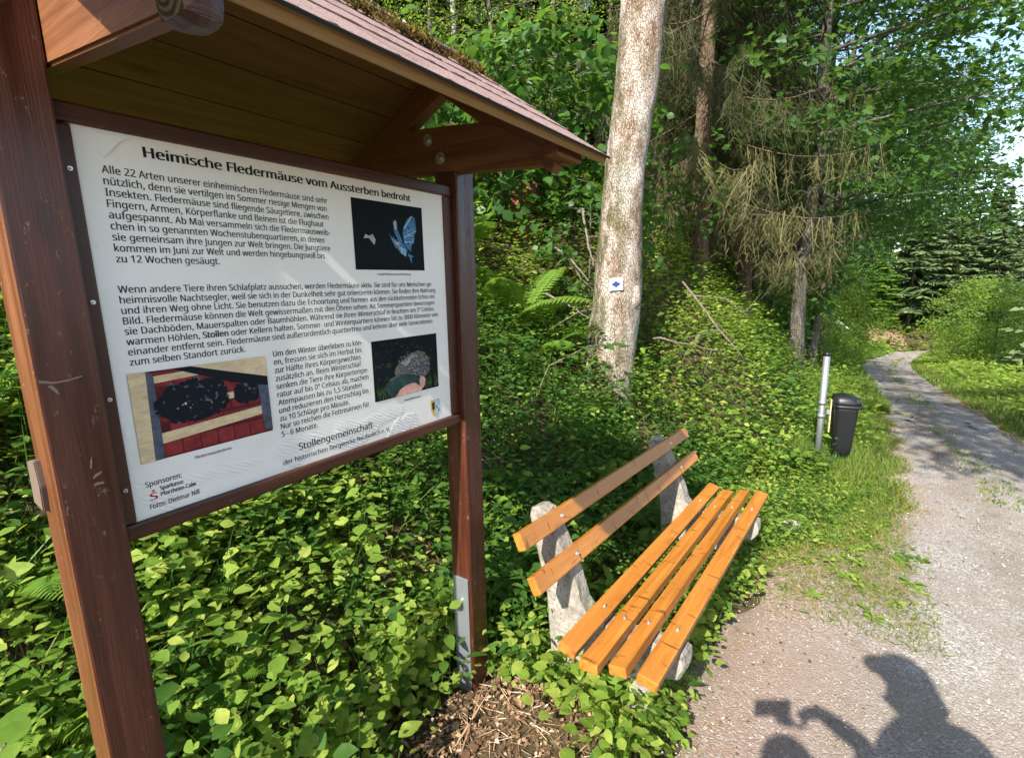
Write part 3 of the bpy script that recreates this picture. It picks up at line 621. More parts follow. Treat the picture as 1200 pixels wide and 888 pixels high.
# roof: purlins, rafters, sheathing planks, felt
RU0, RU1, EW, RW, EZ, RZ = .170, 1.575, -.73, -1.235, .380, .740
def rz(w): return RZ - (w - RW) * .70 if w > RW else RZ - (RW - w) * .53
for s in (1, -1):
    ew = EW if s > 0 else -1.87
    ez = EZ if s > 0 else rz(-1.87)
    for u in ((1.435,) if s > 0 else (.405, 1.435)):
        beam('rafter', P3(u, RW + s * .02, rz(RW + s * .02) - .052), P3(u, ew - s * .05, rz(ew) + .03 - .052), .045, .09, M['arm'], sh, UPV, .004)
    slope = Vector(P3(0, ew, ez)) - Vector(P3(0, RW, RZ)); nrm = D3.cross(slope) * (1 if s < 0 else -1); nrm = nrm if nrm.z > 0 else -nrm; nrm.normalize()
    L = slope.length; npl = 5
    for k in range(npl):
        a = k / npl; b = (k + 1) / npl; c = Vector(P3(0, RW, RZ)) + slope * ((a + b) / 2) + nrm * .011
        wv = L / npl - .003
        beam('roof_plank', c + D3 * RU0, c + D3 * RU1, wv, .022, M['plankb'] if k < 2 else M['plank'], sh, nrm, .002)
    # felt: courses of shingles, each lapping a little over the one below, with a worn edge
    rs = np.random.default_rng(9 + s); nc = 4; felt = Acc(); edge = Acc()
    for k in range(nc):
        n = 90; us = np.linspace(RU0 - .015, RU1 + .02, n); a = k / nc - .012; b = (k + 1) / nc + (.035 if k == nc - 1 else .0)
        jit = rs.normal(0, .0022, n); wav = .003 * np.sin(us * 13 + k)
        up = np.array(nrm); sl = np.array(slope); o = np.array(P3(0, RW, RZ)); dd = np.array(D3)
        top = o + sl * a + up * .026 + us[:, None] * dd; bot = o + sl[None] * (b + (jit[:, None] + wav[:, None]) / L) + up * (.0295 + jit[:, None] * .5) + us[:, None] * dd
        und = bot - up * .0042
        V = np.concatenate([top, bot, und, top - up * .004]); i = np.arange(n - 1)
        felt.add(V, None, np.concatenate([np.stack([i, i + 1, n + i + 1, n + i], 1), np.stack([2 * n + i, 2 * n + i + 1, 3 * n + i + 1, 3 * n + i], 1)]))
        felt.add(V, None, np.stack([n + i, n + i + 1, 2 * n + i + 1, 2 * n + i], 1))
    tag(mobj('roof_felt', felt.data('roof_felt', M['shingle']), sh, -Vector(sh.location)), 'pinkish grey shingle felt')
    c = Vector(P3(0, ew, ez)) + slope.normalized() * .012 + nrm * .013
    beam('eave_board', c + D3 * (RU0 - .005), c + D3 * (RU1 + .01), .020, .024, M['edge'], sh, nrm, .002)
    cr_ = Vector(P3(0, ew, ez)) + slope.normalized() * .026 + nrm * .027
    beam('tar_edge', cr_ + D3 * (RU0 - .012), cr_ + D3 * (RU1 + .016), .008, .006, M['tar'], sh, nrm, 0)
beam('purlin', P3(.331, -.722, .356), P3(.392, -.723, .358), .074, .072, M['stain'], sh, UPV, .024, ends=M['endgrain'])
beam('purlin', P3(1.34, -.765, .378), P3(1.490, -.765, .378), .05, .045, M['arm'], sh, UPV, .008)
beam('ridge_cap', P3(RU0 - .014, RW, RZ + .026), P3(RU1 + .018, RW, RZ + .026), .09, .010, M['shingle'], sh, UPV, .004)
beam('ridge_beam', P3(RU0 + .004, RW, RZ - .035), P3(RU1 - .004, RW, RZ - .035), .045, .09, M['arm'], sh, UPV, .004)
# moss cushions and grey lichen along the upper courses and the ridge
rs = np.random.default_rng(3); mo = Acc(); n = 7000
sl = np.array(P3(0, EW, EZ)) - np.array(P3(0, RW, RZ)); nc = 46; clump = rs.uniform(.2, 1.5, nc); cpos = np.where(rs.uniform(0, 1, nc) < .6, rs.normal(.05, .05, nc), rs.normal(.27, .03, nc)); cs = rs.uniform(.4, 1.3, nc)
ci = rs.integers(0, nc, n); uu = np.clip(clump[ci] + rs.normal(0, .038, n) * cs[ci], RU0, RU1 + .01); aa = np.clip(cpos[ci] + rs.normal(0, .020, n) * cs[ci], -.02, .9)
hump = .030 * cs[ci] * np.exp(-((uu - clump[ci]) / (.03 * cs[ci])) ** 2) * rs.uniform(.2, 1, n)
Pm = np.array(P3(0, RW, RZ)) + aa[:, None] * sl + uu[:, None] * np.array(D3) + np.array([0, 0, .038]) + hump[:, None] * np.array([0, 0, 1])
scatter(mo, LEAF_LO, Pm, rs.normal(0, 1, (n, 3)) * [1, 1, .3] + [0, 0, .9], rs.normal(0, 1, (n, 3)), rs.uniform(.006, .017, n), np.clip(rs.normal(.45, .18, n) + .2 * (hump > .012), 0, 1))
mossr = mobj('roof_moss', mo.data('roof_moss', M['moss']), sh, -Vector(sh.location)); tag(mossr, kind='stuff')
lc = Acc(); n = 500; k0 = rs.integers(0, 4, n); lu = np.array([1.06, 1.02, .66, 1.22])[k0] + rs.normal(0, .022, n); la = np.array([.06, .10, .28, .07])[k0] + rs.normal(0, .02, n)
scatter(lc, LEAF_LO, np.array(P3(0, RW, RZ)) + la[:, None] * sl + lu[:, None] * np.array(D3) + np.array([0, 0, .046]) + rs.uniform(0, .016, (n, 1)) * [0, 0, 1], rs.normal(0, 1, (n, 3)), rs.normal(0, 1, (n, 3)), rs.uniform(.006, .014, n), .5)
tag(mobj('roof_lichen', lc.data('roof_lichen', M['lichen']), sh, -Vector(sh.location)), kind='stuff')

# ------------------------------------------------------------------ the bench
BY, BP = math.radians(35.857), math.radians(-2.62); BO = Vector((.38486, 1.41447, -1.23622))
bd = Vector((math.sin(BY) * math.cos(BP), math.cos(BY) * math.cos(BP), math.sin(BP))); br = Vector((math.cos(BY), -math.sin(BY), 0)); bu = br.cross(bd)
def BPnt(s, a, b): return BO + bd * s + br * a + bu * b
bench = empty('park_bench', BPnt(1, -.2, -.46), 'park bench with orange varnished slats on grey concrete supports beside the gravel path', 'bench')
SL = [((-.289, -.012), (-.222, -.030)), ((-.205, -.040), (-.136, -.036)), ((-.105, -.025), (-.044, -.013)), ((.0, .0), (.070, -.010)), ((-.369, .132), (-.402, .192)), ((-.445, .275), (-.476, .336))]
for k, (p, q) in enumerate(SL):
    p = Vector((p[0], 0, p[1])); q = Vector((q[0], 0, q[1])); t = (q - p); wd = t.length; nr = Vector((-t.z, 0, t.x)).normalized()
    if k > 3: nr = -nr
    if (k <= 3 and nr.z < 0) or (k > 3 and nr.x < 0): nr = -nr
    c = (p + q) / 2 - nr * .018
    nw_ = br * nr.x + bu * nr.z; ov = (0.0, -.01, .008, 0, .0, .012)[k]
    o = beam('slat', BPnt(ov, c.x, c.z), BPnt(2.0 + ov, c.x, c.z), wd, .036, M['slat'], bench, nw_, .004)
    for s in (.30, 1.66):
        pc = (p + q) / 2; bolt('bolt', BPnt(s, pc.x, pc.z) + nw_ * .0008, nw_, .0085, M['bolt'], o)
rs = np.random.default_rng(21)
prof_s = [(-.47, -.62), (-.475, -.30), (-.50, -.05), (-.562, .18), (-.592, .285), (-.588, .320), (-.556, .338), (-.522, .330), (-.490, .300), (-.385, .10), (-.335, -.03), (-.30, -.064), (-.16, -.078), (.02, -.058), (.075, -.062), (.085, -.12), (.06, -.175), (-.02, -.20), (-.045, -.30), (-.03, -.62), (-.17, -.62), (-.18, -.30), (-.24, -.22), (-.30, -.26), (-.31, -.62)]
for s in (.30, 1.66):
    prism('support', prof_s, .095, M['concrete'], bench, axes_m(BPnt(s, 0, 0), br, bu), .010, 1, .0016, rs, 1)

# ------------------------------------------------------------------ litter bin on its steel post
bx, by = 3.25, 5.13; gz = hz(bx, by)
sp = empty('steel_post', (bx, by, gz), 'galvanised steel post with a black cap holding the litter bin', 'post')
a = Acc(); tube(a, [(0, 0, -.2), (0, 0, 1.14)], .031, 20, .5); o = mobj('tube', a.data('tube', M['steel'], True), sp)
a = Acc(); tube(a, [(0, 0, 1.135), (0, 0, 1.165), (0, 0, 1.172)], [.034, .034, .02], 20, .5); mobj('cap', a.data('cap', M['black']), sp)
for z in (.50, .64):
    a = Acc(); tube(a, [(0, 0, z - .02), (0, 0, z + .02)], .037, 20, .5); mobj('clamp', a.data('clamp', M['steel']), sp)
bdv = Vector((.93, -.36, 0)).normalized(); bc = Vector((bx, by, 0)) + bdv * .205
BS = .93
lb = empty('litter_bin', (bc.x, bc.y, gz + .08), 'black plastic litter bin with a hooded lid hanging on the galvanised post', 'litter bin')
BMx = Matrix((bdv, UPV.cross(bdv), UPV)).transposed().to_4x4() @ Matrix.Diagonal((.76, .80, .97, 1))
def rsec(hx, hy, r=.35, n=28, sx=0.0):
    t = np.linspace(0, 2 * np.pi, n, endpoint=False); c, s = np.cos(t), np.sin(t); e = r
    return np.stack([np.sign(c) * np.abs(c) ** e * hx + sx, np.sign(s) * np.abs(s) ** e * hy], 1)
def loft(name, secs, m, parent, cap=(True, True)):
    V = np.concatenate([np.column_stack([s, np.full(len(s), z)]) for s, z in secs]); n = len(secs[0][0]); i = np.arange(n); j = (i + 1) % n; F = []
    for k in range(len(secs) - 1): F.append(np.stack([k * n + i, k * n + j, (k + 1) * n + j, (k + 1) * n + i], 1))
    fl = [np.concatenate(F)]
    if cap[0]: fl.append(i[::-1][None])
    if cap[1]: fl.append((i + (len(secs) - 1) * n)[None])
    o = mobj(name, mesh_data(name, V, fl, m, None, True), parent); o.matrix_basis = BMx; return o
body = loft('body', [(rsec(.055, .06, .6), .0), (rsec(.085, .09, .55), .018), (rsec(.105, .112, .5), .06), (rsec(.112, .12, .48), .12), (rsec(.128, .142, .42), .34), (rsec(.142, .158, .4), .53), (rsec(.145, .162, .4), .555)], M['black'], lb)
loft('lid_rim', [(rsec(.150, .166, .4, 28, .004), .548), (rsec(.178, .178, .42, 28, .018), .556), (rsec(.180, .180, .42, 28, .018), .578), (rsec(.15, .165, .42, 28, .0), .586)], M['black'], lb)
lid = loft('lid', [(rsec(.150, .160, .45, 28, -.004), .584), (rsec(.148, .158, .48, 28, -.008), .61), (rsec(.138, .145, .55, 28, -.018), .645), (rsec(.112, .115, .7, 28, -.030), .672), (rsec(.06, .07, .8, 28, -.038), .686)], M['black'], lb)
hd = loft('hood', [(rsec(.03, .128, .45, 28, .138), .590), (rsec(.035, .126, .45, 28, .128), .62), (rsec(.045, .11, .6, 28, .10), .648), (rsec(.05, .085, .8, 28, .06), .664)], M['black'], lb)
bmk = box_bm(.012, .06, .36, .002); ob = bm_obj('bracket', bmk, M['cream'], lb); ob.matrix_basis = BMx @ Matrix.Translation((-.168, 0, .44))
bmk = box_bm(.05, .05, .05, .004); ob = bm_obj('bracket_arm', bmk, M['steel'], lb); ob.matrix_basis = BMx @ Matrix.Translation((-.190, 0, .56 - .08))

# trail marker on the pale trunk is added with that tree; info lectern far along the path
lx, ly = 19.77, 30.02; lzz = hz(lx, ly)
le = empty('info_lectern', (lx, ly, lzz), 'small white slanted information lectern far along the path edge', 'lectern')
fw = Vector((DY, -DX, 0))
o = bm_obj('panel', box_bm(.75, .62, .04, .006), M['white'], le); o.matrix_basis = Matrix.Rotation(-AZ, 4, 'Z') @ Matrix.Translation((.05, 0, 1.25)) @ Matrix.Rotation(math.radians(38), 4, 'Y')
for s in (-.24, .24):
    o = bm_obj('leg', box_bm(.07, .07, 1.3, .006), M['steel'], le); o.matrix_basis = Matrix.Rotation(-AZ, 4, 'Z') @ Matrix.Translation((.0, s, .58))
o = bm_obj('case', box_bm(.34, .5, .35, .01), M['black'], le); o.matrix_basis = Matrix.Rotation(-AZ, 4, 'Z') @ Matrix.Translation((-.06, 0, .90))

# stones at the edge of the bench verge
def rock(name, x, y, r, sq, seed, label, cat='stone', group=None):
    g = np.random.default_rng(seed); bm = bmesh.new(); bmesh.ops.create_icosphere(bm, subdivisions=3, radius=r)
    dirs = g.normal(0, 1, (9, 3)); dirs /= np.linalg.norm(dirs, axis=1)[:, None]; cut = g.uniform(.6, .95, 9) * r
    for v in bm.verts:
        c = np.array(v.co)
        for dd, cc in zip(dirs, cut):
            e = c @ dd - cc
            if e > 0: c -= dd * e * .9
        v.co = Vector((c[0] * sq[0], c[1] * sq[1], c[2] * sq[2])) + Vector(g.normal(0, .012 * r, 3))
    o = bm_obj(name, bm, M['stone'], None, True); o.location = (x, y, hz(x, y) + r * sq[2] * .35); return tag(o, label, cat, group)
# ------------------------------------------------------------------ ground cover, grass, litter, pebbles
R0 = np.random.default_rng(11)
def polar_pts(n, r0, r1, b0=-62, b1=60, p=1.0, rng=R0):
    r = (r0 ** p + rng.uniform(0, 1, n) * (r1 ** p - r0 ** p)) ** (1 / p); b = np.radians(rng.uniform(b0, b1, n))
    return r * np.sin(b), r * np.cos(b), r
def vnoise(x, y, s=1.0, k=0.0):
    x = x * s; y = y * s
    return .5 + .5 * (np.sin(1.9 * x + 1.3 * y + k) * np.sin(1.1 * x - 2.3 * y + 1.7 * k) * .6 + .4 * np.sin(4.1 * x + .7 * y + 2 * k) * np.sin(3.3 * y - 1.2 * x + k))
def bare(x, y):                     # trodden litter by the near post foot, under the bench front, at the near edge of the gravel
    u, w = uw(x, y)
    return (((u - 1.20) / .34) ** 2 + ((w + .93) / .34) ** 2 < 1) | ((u < 1.22) & (w > -.9))
def clear_of(x, y):
    u, w = uw(x, y); k = np.zeros(len(x), bool)
    for (a, b, r) in ((.295, -1.23, .09), (1.46, -1.23, .085)): k |= ((u - a) ** 2 + (w - b) ** 2 < r * r)
    return k
def plants(acc, x, y, leaves, size, hgt, tmpl, rng, up=.15, spread=.09, stems=None, vscale=1.0, vary=0.0):
    n = len(x); z = height(x, y); hh = hgt * rng.uniform(.25, 1.3, n); k = leaves
    lx = rng.normal(0, .25, n) * hh; ly = rng.normal(0, .25, n) * hh
    az = rng.uniform(0, 6.283, n)[:, None] + np.arange(k) * 2.399 + rng.normal(0, .3, (n, k))
    lev = 1 - rng.uniform(0, .10, (n, k)) - .42 * (np.arange(k) >= (k + 1) // 2) * rng.uniform(.6, 1.2, (n, k))
    s = (size * rng.uniform(.6, 1.25, (n, 1)) * rng.uniform(.75, 1.15, (n, k)))
    D = np.stack([np.cos(az), np.sin(az), np.full_like(az, up) + rng.normal(0, .22, (n, k))], 2)
    off = np.broadcast_to(spread, (n,))[:, None] * rng.uniform(.1, 1, (n, k))
    P = np.stack([x[:, None] + lx[:, None] * lev + D[..., 0] * off, y[:, None] + ly[:, None] * lev + D[..., 1] * off, z[:, None] + hh[:, None] * lev], 2)
    N = np.stack([-.35 * np.cos(az), -.35 * np.sin(az), np.ones_like(az)], 2) + rng.normal(0, .38, (n, k, 3))
    v = np.clip(rng.normal(.43, .20, (n, 1)) + rng.normal(0, .12, (n, k)) + vary, 0, 1)
    scatter(acc, tmpl, P.reshape(-1, 3), D.reshape(-1, 3), N.reshape(-1, 3), s.ravel(), v.ravel())
    if stems is not None:
        A = np.stack([x, y, z - .02], 1); B = np.stack([x + lx, y + ly, z + hh], 1); ribbons(stems, A, B, .005, rng.uniform(.2, .7, n))
bx_u, bx_w = uw(3.36, 5.0)
cov = Acc(); dcov = Acc(); gr = Acc(); dry = Acc()
# near bank: leaf by leaf
x, y, r = polar_pts(15500, 1.0, 5.2, p=1.6); u, w = uw(x, y)
k = (~on_path(x, y)) & (~bare(x, y)) & (~clear_of(x, y)) & (w < .5) & (w < foot(u) + .95) & ((u - bx_u) ** 2 + (w - bx_w) ** 2 > .16)
x, y, r, u, w = x[k], y[k], r[k], u[k], w[k]
behind = (w < foot(u) + .15)
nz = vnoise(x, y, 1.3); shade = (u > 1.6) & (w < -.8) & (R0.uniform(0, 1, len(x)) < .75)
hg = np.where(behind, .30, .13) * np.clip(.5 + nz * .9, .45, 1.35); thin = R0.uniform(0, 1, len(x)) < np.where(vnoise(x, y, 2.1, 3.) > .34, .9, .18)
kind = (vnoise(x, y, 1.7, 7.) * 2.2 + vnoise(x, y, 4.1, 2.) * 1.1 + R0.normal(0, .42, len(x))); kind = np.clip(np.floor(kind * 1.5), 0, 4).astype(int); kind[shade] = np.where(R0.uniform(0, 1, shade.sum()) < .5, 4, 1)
szb = np.where(behind, 1.0, .7) * np.exp(R0.normal(0, .22, len(x)))
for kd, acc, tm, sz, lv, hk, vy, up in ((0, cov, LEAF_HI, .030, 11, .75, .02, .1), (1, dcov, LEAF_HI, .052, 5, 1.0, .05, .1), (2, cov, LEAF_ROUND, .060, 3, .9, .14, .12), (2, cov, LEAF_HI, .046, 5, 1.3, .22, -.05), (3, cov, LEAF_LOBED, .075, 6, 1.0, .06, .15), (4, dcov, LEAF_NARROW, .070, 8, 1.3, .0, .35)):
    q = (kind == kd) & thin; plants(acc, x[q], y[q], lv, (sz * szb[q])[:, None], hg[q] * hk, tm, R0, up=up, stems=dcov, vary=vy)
# arching grass blades and bare stems among the leaves
n = 1500; x, y, r = polar_pts(n, 1.3, 5.5); u, w = uw(x, y); k = (w < foot(u) + .1) & ~bare(x, y) & ~clear_of(x, y) & (vnoise(x, y, 1.1, 4.) > .45); ribbons(gr, *(lambda A, a, L: (A, A + np.stack([np.cos(a) * L * .6, np.sin(a) * L * .6, L * .8], 1)))(np.stack([x[k], y[k], height(x[k], y[k])], 1), R0.uniform(0, 6.28, k.sum()), R0.uniform(.15, .5, k.sum())), .006, R0.uniform(.2, .9, k.sum()), np.array([[0, 0, .06]]))
# taller herbs round the feet of the bench and in front of it
n = 260; uu_ = R0.uniform(1.32, 2.2, n); ww_ = R0.uniform(-1.15, -.48, n); k = (((uu_ - 1.2) / .30) ** 2 + ((ww_ + .95) / .34) ** 2 > 1); xx, yy = xy(uu_[k], ww_[k]); h = len(xx) // 2
plants(cov, xx[:h], yy[:h], 7, .050, .20, LEAF_HI, R0, stems=dcov, vary=.1); plants(cov, xx[h:], yy[h:], 5, .055, .16, LEAF_ROUND, R0, stems=dcov, vary=.15)
n = 420; uu_ = R0.uniform(1.9, 3.5, n); ww_ = R0.uniform(-.85, -.45, n); xx, yy = xy(uu_, ww_); plants(cov, xx, yy, 7, .036, .12, LEAF_HI, R0, stems=dcov, vary=.05)
# middle and far banks
x, y, r = polar_pts(26000, 5.0, 13, p=1.5); u, w = uw(x, y); wb = w - bend(u)
k = (wb < np.minimum(foot(u) + .5, .3)) & (~on_path(x, y)) & ((u - bx_u) ** 2 + (w - bx_w) ** 2 > .30); x, y, r, u, w = x[k], y[k], r[k], u[k], w[k]
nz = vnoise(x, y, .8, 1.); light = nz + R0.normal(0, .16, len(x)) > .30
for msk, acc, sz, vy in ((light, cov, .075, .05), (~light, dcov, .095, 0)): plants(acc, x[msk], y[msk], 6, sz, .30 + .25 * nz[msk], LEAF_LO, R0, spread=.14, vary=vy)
x, y, r = polar_pts(26000, 12, 62, p=1.25); u, w = uw(x, y); wb = w - bend(u)
k = (wb < foot(u) + .3) & (~on_path(x, y)); x, y, r, u, w = x[k], y[k], r[k], u[k], w[k]
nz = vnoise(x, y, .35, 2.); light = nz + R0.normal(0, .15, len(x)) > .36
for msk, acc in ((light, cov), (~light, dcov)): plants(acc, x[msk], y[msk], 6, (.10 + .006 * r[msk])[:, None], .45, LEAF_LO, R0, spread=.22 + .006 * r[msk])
# right verge: herbs and nettles
x, y, r = polar_pts(21000, 5.5, 62, 22, 62, 1.1); u, w = uw(x, y); wb = w - bend(u)
k = (wb > PRW + .35 + .25 * vnoise(x, y, 1.) ) & (wb < 13); x, y, r, wb = x[k], y[k], r[k], wb[k]
plants(cov, x, y, 7, (.075 + .004 * r)[:, None], .12 + .36 * sstep(2.3, 4.2, wb) * (.6 + .7 * vnoise(x, y, .7, 5.)), LEAF_LO, R0, spread=.12 + .004 * r, vary=.12)
# grass
def blades(acc, x, y, h, wd, rng, lean=.45):
    n = len(x); z = height(x, y); a = rng.uniform(0, 6.28, n); hh = h * rng.uniform(.4, 1.2, n); L = lean * hh * rng.uniform(.2, 1.3, n)
    A = np.stack([x, y, z - .01], 1); B = A + np.stack([np.cos(a) * L, np.sin(a) * L, hh], 1)
    ribbons(acc, A, B, wd, rng.uniform(0, 1, n), np.stack([-np.cos(a) * L * .18, -np.sin(a) * L * .18, hh * .08], 1))
def strip(n, u0, u1, wf0, wf1, p=1.0, rng=R0):
    u = u0 + (u1 - u0) * rng.uniform(0, 1, n) ** p; t = rng.uniform(0, 1, n); w = wf0(u) + (wf1(u) - wf0(u)) * t
    x, y = xy(u, w + bend(u)); return x, y, u, t
x, y, u, t = strip(26000, 3.1, 12, lambda u: foot(u) - .15, lambda u: path_l(u) + .10, 1.2); blades(gr, x, y, .07 + .15 * (1 - t) * sstep(4, 5.5, u), .006, R0)
x, y, u, t = strip(15000, 10, 52, lambda u: foot(u) - .3, lambda u: path_l(u) + .1, 1.5); blades(gr, x, y, .26, .012 + .0006 * u, R0)
x, y, u, t = strip(30000, 5.5, 24, lambda u: PRW + 0 * u - .08, lambda u: PRW + 3.2 + 0 * u, 1.3); blades(gr, x, y, .10 + .28 * t, .009 + .0006 * u, R0)
x, y, u, t = strip(16000, 20, 55, lambda u: PRW + 0 * u - .1, lambda u: PRW + 5 + 0 * u, 1.2); blades(gr, x, y, .15 + .25 * t, .03, R0)
x, y, u, t = strip(5200, 4.6, 46, lambda u: 1.06 + 0 * u, lambda u: 1.34 + 0 * u, 1.5); k = vnoise(x, y, 1.2, 4.) > .52; blades(gr, x[k], y[k], .05, .010 + .0006 * u[k], R0, .9)
# the thin, half dry grass wedge beside the bench
n = 62000; u = R0.uniform(2.45, 5.2, n); w = R0.uniform(-.75, .62, n); x, y = xy(u, w)
edge = np.minimum.reduce([(u - 2.86 - .10 * np.sin(w * 9) - .05 * np.sin(w * 31)) / .22, (.45 - w + .05 * np.sin(u * 17)) / .10, (w + .62 + .1 * np.sin(u * 7)) / .25])
k = R0.uniform(0, 1, n) < np.clip(edge * .5 + .42, 0, 1) ** 2 * np.clip(1.7 * vnoise(x, y, 2.6, 1.) + .15 + .4 * (u - 3), .10, 1)
dk = R0.uniform(0, 1, n) < .66 - .2 * (u - 3.4); blades(dry, x[k & dk], y[k & dk], .034, .0044, R0, 1.9); blades(gr, x[k & ~dk], y[k & ~dk], .046, .0050, R0, 1.2)
x, y, u, t = strip(900, 2.8, 3.4, lambda u: 0 * u + .0, lambda u: 0 * u + .5); blades(gr, x, y, .05, .005, R0, 1.)
x, y, u, t = strip(2600, 3.0, 12, lambda u: path_l(u) - .06, lambda u: path_l(u) + .16); blades(dry, x, y, .06, .005, R0, 1.3)
x, y, u, t = strip(2600, 5.5, 16, lambda u: PRW - .16 + 0 * u, lambda u: PRW + .1 + 0 * u); blades(dry, x, y, .06, .008, R0, 1.3)
# low rosettes in the wedge
n = 420; x, y, u, t = strip(n, 3.3, 5.6, lambda u: foot(u) + .2, lambda u: np.maximum(path_l(u), .3) - .1); plants(cov, x, y, 6, .032, .05, LEAF_HI, R0, spread=.03, vary=.12)
xs, ys = [], []
for _ in range(42):
    uu_ = R0.uniform(2.8, 4.6); ww_ = R0.uniform(-.3, .5); a, b = xy(uu_, ww_); xs.append(a); ys.append(b)
plants(cov, np.array(xs), np.array(ys), 7, .055, .03, LEAF_NARROW, R0, up=.25, spread=.01)
tag(mobj('ground_cover', cov.data('ground_cover', M['cover'])), kind='stuff'); tag(mobj('shade_cover', dcov.data('shade_cover', M['dcover'])), kind='stuff')
tag(mobj('grass', gr.data('grass', M['grass'])), kind='stuff'); tag(mobj('dry_grass', dry.data('dry_grass', M['dry'])), kind='stuff')
# pebbles on the gravel
peb = Acc(); n = 26000; u = -.5 + 10 * R0.uniform(0, 1, n) ** 1.4; t = R0.uniform(0, 1, n); w = path_l(u) + (path_r(u) - path_l(u)) * t; x, y = xy(u, w)
OCT = (np.array([(1, 0, 0), (-.9, .2, 0), (.1, 1, .1), (-.1, -.9, 0), (.1, .1, .7), (0, 0, -.7)]) , np.array([(0, 2, 4), (2, 1, 4), (1, 3, 4), (3, 0, 4), (2, 0, 5), (1, 2, 5), (3, 1, 5), (0, 3, 5)]))
scatter(peb, OCT, np.stack([x, y, height(x, y) + .0135], 1), R0.normal(0, 1, (n, 3)) * [1, 1, .25], R0.normal(0, .3, (n, 3)) + [0, 0, 1], np.clip(R0.lognormal(-5.75, .40, n), .0015, .010), np.clip(R0.normal(.5, .25, n), 0, 1))
tag(mobj('pebbles', peb.data('pebbles', M['pebble'])), kind='stuff')
# dry leaves and twigs
lit = Acc()
def litter(x, y, s, rng, lift=.012):
    n = len(x); scatter(lit, LEAF_HI, np.stack([x, y, height(x, y) + lift + rng.uniform(0, .018, n)], 1), rng.normal(0, 1, (n, 3)) * [1, 1, .2], rng.normal(0, .38, (n, 3)) + [0, 0, 1], s * rng.uniform(.5, 1.4, n), np.clip(rng.normal(.45, .25, n), 0, 1))
n = 3000; u = R0.uniform(.75, 2.0, n); w = R0.uniform(-1.25, -.45, n); x, y = xy(u, w); k = ~clear_of(x, y); litter(x[k], y[k], .019, R0, .006)
x, y, r = polar_pts(5200, 1.2, 8); u, w = uw(x, y); k = (w < foot(u) + .4); litter(x[k], y[k], .05, R0, .01)
n = 1400; u = R0.uniform(.4, 9, n); w = path_l(u) + np.abs(R0.normal(0, .35, n)); x, y = xy(u, w); litter(x, y, .016, R0, .016)
n = 1300; x, y, r = polar_pts(n, 1.4, 7); u, w = uw(x, y); k = w < foot(u) + .3; x, y = x[k], y[k]; a = R0.uniform(0, 6.28, len(x)); L = R0.uniform(.08, .4, len(x)); z = height(x, y) + .02
x2, y2 = x + np.cos(a) * L, y + np.sin(a) * L; ribbons(lit, np.stack([x, y, z], 1), np.stack([x2, y2, height(x2, y2) + R0.uniform(.01, .12, len(x))], 1), .006, R0.uniform(.3, 1, len(x)))
n = 1500; u = R0.uniform(.9, 1.9, n); w = R0.uniform(-1.2, -.5, n); x, y = xy(u, w); a = R0.uniform(0, 6.28, n); L = R0.uniform(.03, .11, n); z = height(x, y) + .012
ribbons(lit, np.stack([x, y, z], 1), np.stack([x + np.cos(a) * L, y + np.sin(a) * L, z + .01], 1), .0035, R0.uniform(.2, 1, n))
tag(mobj('leaf_litter', lit.data('leaf_litter', M['litter'])), kind='stuff')

# ------------------------------------------------------------------ ferns, shrubs, saplings
def fern_mesh(seed, nf, L, arch=.5):
    g = np.random.default_rng(seed); acc = Acc()
    for f in range(nf):
        az = f * 2.399 + g.normal(0, .25); el = g.uniform(.7, 1.25); l = L * g.uniform(.75, 1.15); t = np.linspace(0, 1, 26)
        rad = l * (np.cos(el) * t + .12 * t ** 2); z = l * (np.sin(el) * t - arch * t ** 2.2); c, s = math.cos(az), math.sin(az)
        P = np.stack([c * rad, s * rad, z], 1); tube(acc, P, np.linspace(.004, .001, 26), 4, .35, False)
        T = np.gradient(P, axis=0); T /= np.linalg.norm(T, axis=1)[:, None]; side = np.array([-s, c, 0]); nrm = np.cross(T, side); nrm *= np.sign(nrm[:, 2:3] + 1e-6)
        k = np.arange(3, 26); wl_ = l * .24 * np.sin(np.pi * (t[k] * .86 + .1)) ** .8 * (1 - .35 * t[k]) + .008
        v = np.clip(g.normal(.5, .12), .1, .9)
        for sg in (-1, 1):
            D = side * sg + T[k] * .45 - nrm[k] * .18; scatter(acc, (LEAF_NARROW[0] * [1, .42, .6], LEAF_NARROW[1]), P[k], D, nrm[k] + g.normal(0, .08, (len(k), 3)), wl_, np.clip(v + g.normal(0, .06, len(k)), 0, 1))
            if l > .5:
                for q in (.33, .66): scatter(acc, LEAF_LO, P[k] + D / np.linalg.norm(D, axis=1)[:, None] * (wl_ * q)[:, None], D * .6 + T[k], nrm[k], wl_ * .13, v)
    return acc.data('fern', M['fern'])
FERN = [fern_mesh(1, 9, .75), fern_mesh(2, 7, .55), fern_mesh(3, 8, .9, .42)]
